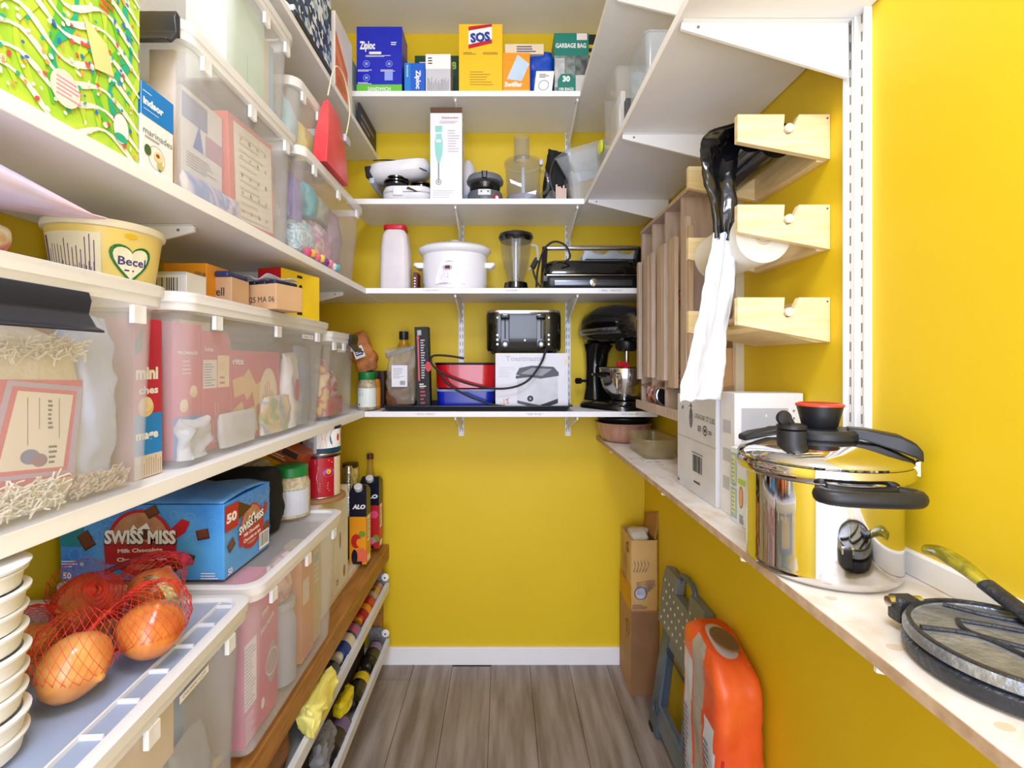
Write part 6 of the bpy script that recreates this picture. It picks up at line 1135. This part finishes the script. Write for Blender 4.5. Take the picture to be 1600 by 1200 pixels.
# ================================================================ floor, right side
b = Box('cardboard_box', 'tall brown cardboard box in the right corner under the paper bag', 'box', .520, .632, 1.94, 2.13, .0005, .34, KRAFT); p = b['l']; dk = mat('#4a3424', .7, var=0.); p.ring(.75, .75, .03, .003, dk); p.lines(.55, .6, .9, .85, 4, dk, .15); b['f'].rect(0, 0, 1, 1, KRAFTD); b.done()
t = thing('paper_flour_bag', 'open printed brown paper sack standing on the cardboard box', 'bag', (.578, 2.035, .3412)); FB = mat('#d6b070', .7, col2='#c49a58', scale=6, bump=.3, bscale=18)
MB().loft([rrect(.11, .17, .008, 0), rrect(.114, .175, .01, .05), rrect(.11, .17, .01, .2), rrect(.108, .172, .008, .285), rrect(.10, .165, .008, .285), rrect(.104, .166, .008, .2), rrect(.104, .166, .008, .01)]).build('sack', FB, t, ang=30)
p = Print(lambda u, v, l: (-.057+u, -.0885-l, v), .114, .285); bl = mat('#34406c', .6, var=0.); rr = random.Random(5)
p.disc(.35, .25, .020, .028, mat('#c8ccdc', .6)); p.ring(.35, .25, .026, .003, bl)
for k in range(9): a = .1*k-.2; ribbon(p, [(.2, .40-.02*k), (.5, .42-.022*k), (.85, .44-.01*k)], .0009, bl)
for k in range(5): ribbon(p, [(.1+.1*k, .55), (.15+.12*k, .65), (.1+.12*k, .72)], .0012, bl)
p.lines(.05, .03, .7, .1, 3, bl, .3); p.done(t, 'printed_panel')
p = Print(lambda u, v, l: (-.0575-l, .088-u, v), .176, .285); p.rect(0, 0, 1, .35, mat('#d89a1c')); 
for k in range(7): ribbon(p, [(.2+.05*k, .3), (.3+.06*k, .5), (.25+.07*k, .85)], .001, mat('#6a4a28', .7, var=0.))
p.text('G', .7, .85, .04, mat('#5a4024', .7, var=0.), bold=.02); p.done(t, 'printed_side')
MB().sheet(lambda u, v: (.045+.012*math.sin(v*2)-.01*u, -.08+.15*u, .28+.12*v*(1-.4*u)), 8, 8).build('standing_flap', mat('#b08048', .7), t, solid=.002)
t2 = pillow('crumpled_paper', 'white crumpled paper filling the open sack', 'paper', (.572, 2.03, .56), .08, .09, .13, mat('#d9d5cd', .7, bump=.5), seed=160, crease=.014)
def stool():
    G1, G2 = mat('#737a82', .45), mat('#55626f', .4); L = .40; H = .60; th = .03
    t = thing('folding_step_stool', 'grey folding step stool leaning on the right wall, white dots', 'step stool', (.548, 1.40, .004), rot=(0, .11, 0))
    def fr(name, pts, x0, x1, m, bev=.003):   # pts in (y, z)
        return MB().prism(pts, x0, x1, 'x').build(name, m, t, bev=bev, smooth=False)
    # leg panel with window: four strips
    W_b, W_t = L, L*.88; zi0, zi1 = .12, .36
    fr('leg_panel', [(.0, .0), (.085, .0), (.10, zi1+.03), (.035, zi1+.03)], 0, th, G2); fr('leg_panel', [(L-.085, 0), (L, 0), (L-.035, zi1+.03), (L-.10, zi1+.03)], 0, th, G2)
    fr('cross_panel', [(.085, .035), (L-.085, .035), (L-.088, zi0), (.088, zi0)], .004, th-.004, G1); fr('cross_panel', [(.10, zi1-.02), (L-.10, zi1-.02), (L-.10, zi1+.05), (.10, zi1+.05)], .002, th-.002, G1)
    for y in (.055, L-.055):
        b_ = MB(); b_.M = Matrix.Translation((-.001, y, .09)) @ Matrix.Rotation(-PI/2, 4, 'Y'); b_.lathe([(.022, 0), (.022, .004), (.015, .004), (.013, 0)], 24); b_.build('bolt_recess', mat('#4a5a6c', .4), t)
    for k, o in enumerate((.006, .014)):
        P = [(-.004, .088+o, zi0+o), (-.004, L-.088-o, zi0+o), (-.004, L-.10-o, zi1-.02-o), (-.004, .10+o, zi1-.02-o), (-.004, .088+o, zi0+o)]; b_ = MB(); b_.tube(P, .0035, 6); b_.build('window_rib', mat('#5f7286', .4), t)
    for y in (.01, L-.05): MB().box(-.004, y, -.003, th+.004, y+.04, .012).build('foot', RUBBER, t, bev=.002, smooth=False)
    # seat, folded flat, with handle slot
    z0, z1 = .39, H; sl = (L/2-.055, L/2+.055, z1-.055, z1-.028)
    a0, a1 = .012, L-.012
    fr('seat_panel', [(a0, z0), (a1, z0), (a1, sl[2]), (a0, sl[2])], -.012, .02, mat('#7d8184', .5)); fr('seat_panel', [(a0, sl[2]), (sl[0], sl[2]), (sl[0], z1), (a0+.02, z1)], -.012, .02, mat('#7d8184', .5)); fr('seat_panel', [(sl[1], sl[2]), (a1, sl[2]), (a1-.02, z1), (sl[1], z1)], -.012, .02, mat('#7d8184', .5))
    b_ = MB(); b_.tube(spline([(.004, sl[0]-.01, z1-.03), (.004, sl[0], z1+.012), (.004, L/2, z1+.022), (.004, sl[1], z1+.012), (.004, sl[1]+.01, z1-.03)], 5), .009, 10); b_.build('carry_handle', G2, t)
    dot = None
    for i in range(9):
        for j in range(5):
            y = .045+.039*i+(.018 if j % 2 else 0); z = z0+.025+.034*j
            if y > a1-.02 or (z > sl[2]-.012 and sl[0]-.02 < y < sl[1]+.02): continue
            if dot is None: b_ = MB(); b_.M = Matrix.Rotation(-PI/2, 4, 'Y'); b_.lathe([(.0055, 0), (.005, .0015), (0, .002)], 10); o = b_.build('grip_dot', mat('#d8d8cc', .6), t); dot = o.data
            else: o = bpy.data.objects.new('grip_dot', dot); COL.objects.link(o); o.parent = t
            o.location = (-.0122, y, z)
    return t
stool()
OB = mat('#ee6a2c', .35, col2='#d8401c', scale=5, bump=.5, bscale=12)
t = thing('dog_food_sack', 'orange and red plastic sack patched with grey tape', 'sack', (.566, 1.245, .0005))
def sack_ring(z, n=64):
    k = 1 if z < .58 else max(.35, 1-((z-.58)/.06)**1.6*.5); P = resample(rrect(.118*(1 if z < .6 else k+.1), .235*k, .028, z, 8), 84); out = []
    for x, y, q in P: v = noise.noise_vector(Vector((x*18, y*9, z*9)))*.008+noise.noise_vector(Vector((x*50, y*30, z*30)))*.003; out.append((x+v.x*.8, y+v.y, q+.022*(y/.12)*(z/.6)))
    return out
b_ = MB(); zs = [.0, .01]+[.03+.0185*i for i in range(32)]+[.628]
b_.loft([sack_ring(z) for z in zs]); nr = 64
TP, WL, YL, RDK = mat('#b0a596', .35, bump=.4, bscale=30), mat('#d4d6dc', .45), mat('#e8a830', .35), mat('#c02a1c', .35)
for k, f in enumerate(b_.f):
    c = [sum(b_.v[i][j] for i in f)/len(f) for j in range(3)]
    if c[0] < -.045:
        if -.030 < c[1] < .028: b_.m[k] = 1
        elif (.040 < c[1] < .092 and .1 < c[2] < .56) or (-.092 < c[1] < -.042 and c[2] < .47): b_.m[k] = 2
    elif c[1] < -.1:
        w2 = c[2]+.6*c[0]
        if .24 < w2 < .31: b_.m[k] = 3
        elif .31 < w2 < .37 or w2 < .16: b_.m[k] = 4
b_.build('sack_skin', [OB, TP, WL, YL, RDK], t, ang=60)
for y0_ in (.045, -.088): p = Print(lambda u, v, l, y0_=y0_: (-.064-l, y0_+.045-u, .2+v), .04, .22); p.lines(0, 0, 1, 1, 16, mat('#6a707c', .5, var=0.), .4); p.done(t, 'printed_text')
p = Print(lambda u, v, l: (-.01+u, -.1235-l, .30+v), .05, .06); p.ring(.5, .5, .018, .003, mat('#e8d8b0')); p.text('G', .5, .5, .016, mat('#e8d8b0'), bold=.04); p.done(t, 'emblem')
MB().sheet(lambda u, v: (-.036+.072*u, -.075+.15*v, .622+.022*(-.075+.15*v)/.12+.016*math.sin(PI*u)*math.sin(PI*v)), 14, 14).build('clear_window', mat('#b8aca0', .2, var=0.), t, solid=.001)
MB().lathe([(.022, .0), (.032, .001), (.03, .004), (.0, .004)], 24, cy=-.02, sx=.9, sy=1.8).build('open_patch', mat('#7a5a34', .7), t).location = (0, .0, .640)

# ================================================================ sub-parts: small pieces go under the part they sit on
def centre(o):
    b = [Vector(c) for c in o.bound_box]; return sum(b, Vector())/8
SUBPARTS = {'printed_text': ('sack_skin',), 'emblem': ('body', 'lid', 'sack_skin', 'bag_skin'), 
    'rim_tab': ('rim',), 'lid_rib': ('lid',), 'dial_cap': ('browning_dial',), 'knob_cap': ('knob',), 'knob_centre': ('knob',), 'lid_knob': ('lid',), 'hub_ring': ('hub_cap',), 'hub_bar': ('hub_cap',), 'lettering': ('chrome_band',), 'badge_mark': ('badge',), 'display': ('control_panel',),
    'screw': ('end_cap',), 'screw_hole': ('web',), 'stamped_text': ('web',), 'scuff_mark': ('board',), 'stain_mark': ('board',), 'edge_band': ('board',), 'grip_dot': ('seat_panel',), 'paper_label': ('can_body',), 'label_band': ('can_body',), 'gathered_end': ('mesh_net',), 
    'valve_lever': ('valve_cap',), 'valve_loop': ('valve_cap',), 'raised_rib': ('upper_plate',), 'raised_edge': ('upper_plate',), 'hinge_pin': ('hinge_block',), 'lever_slot': ('lever_panel',), 'core': ('paper',), 'nail': ('side_panel',), 'film_wrap': ('coffee_pod',), 'zip': ('bag_skin',), 'bolt_recess': ('leg_panel',), 'foot': ('leg_panel', 'body'), 'bread_slot': ('chrome_top',), 'moulded_rib': ('shell',), 'open_patch': ('clear_window',), 'nail_head': ('timber',), 'button': ('control_panel', 'body'), 'can_end': ('can_body',), 'tag_clip': ('cord_handle',)}
ident = Matrix.Identity(4)
for o in list(COL.objects):
    if o.type != 'MESH' or o.parent is None or o.parent.type != 'EMPTY': continue
    base = o.name.split('.')[0]
    for want in SUBPARTS.get(base, ()):
        c = [q for q in o.parent.children if q is not o and q.type == 'MESH' and q.name.split('.')[0] == want and q.matrix_basis == ident]
        if c:
            me = centre(o)+o.location; c.sort(key=lambda q: (centre(q)-me).length); o.parent = c[0]; break
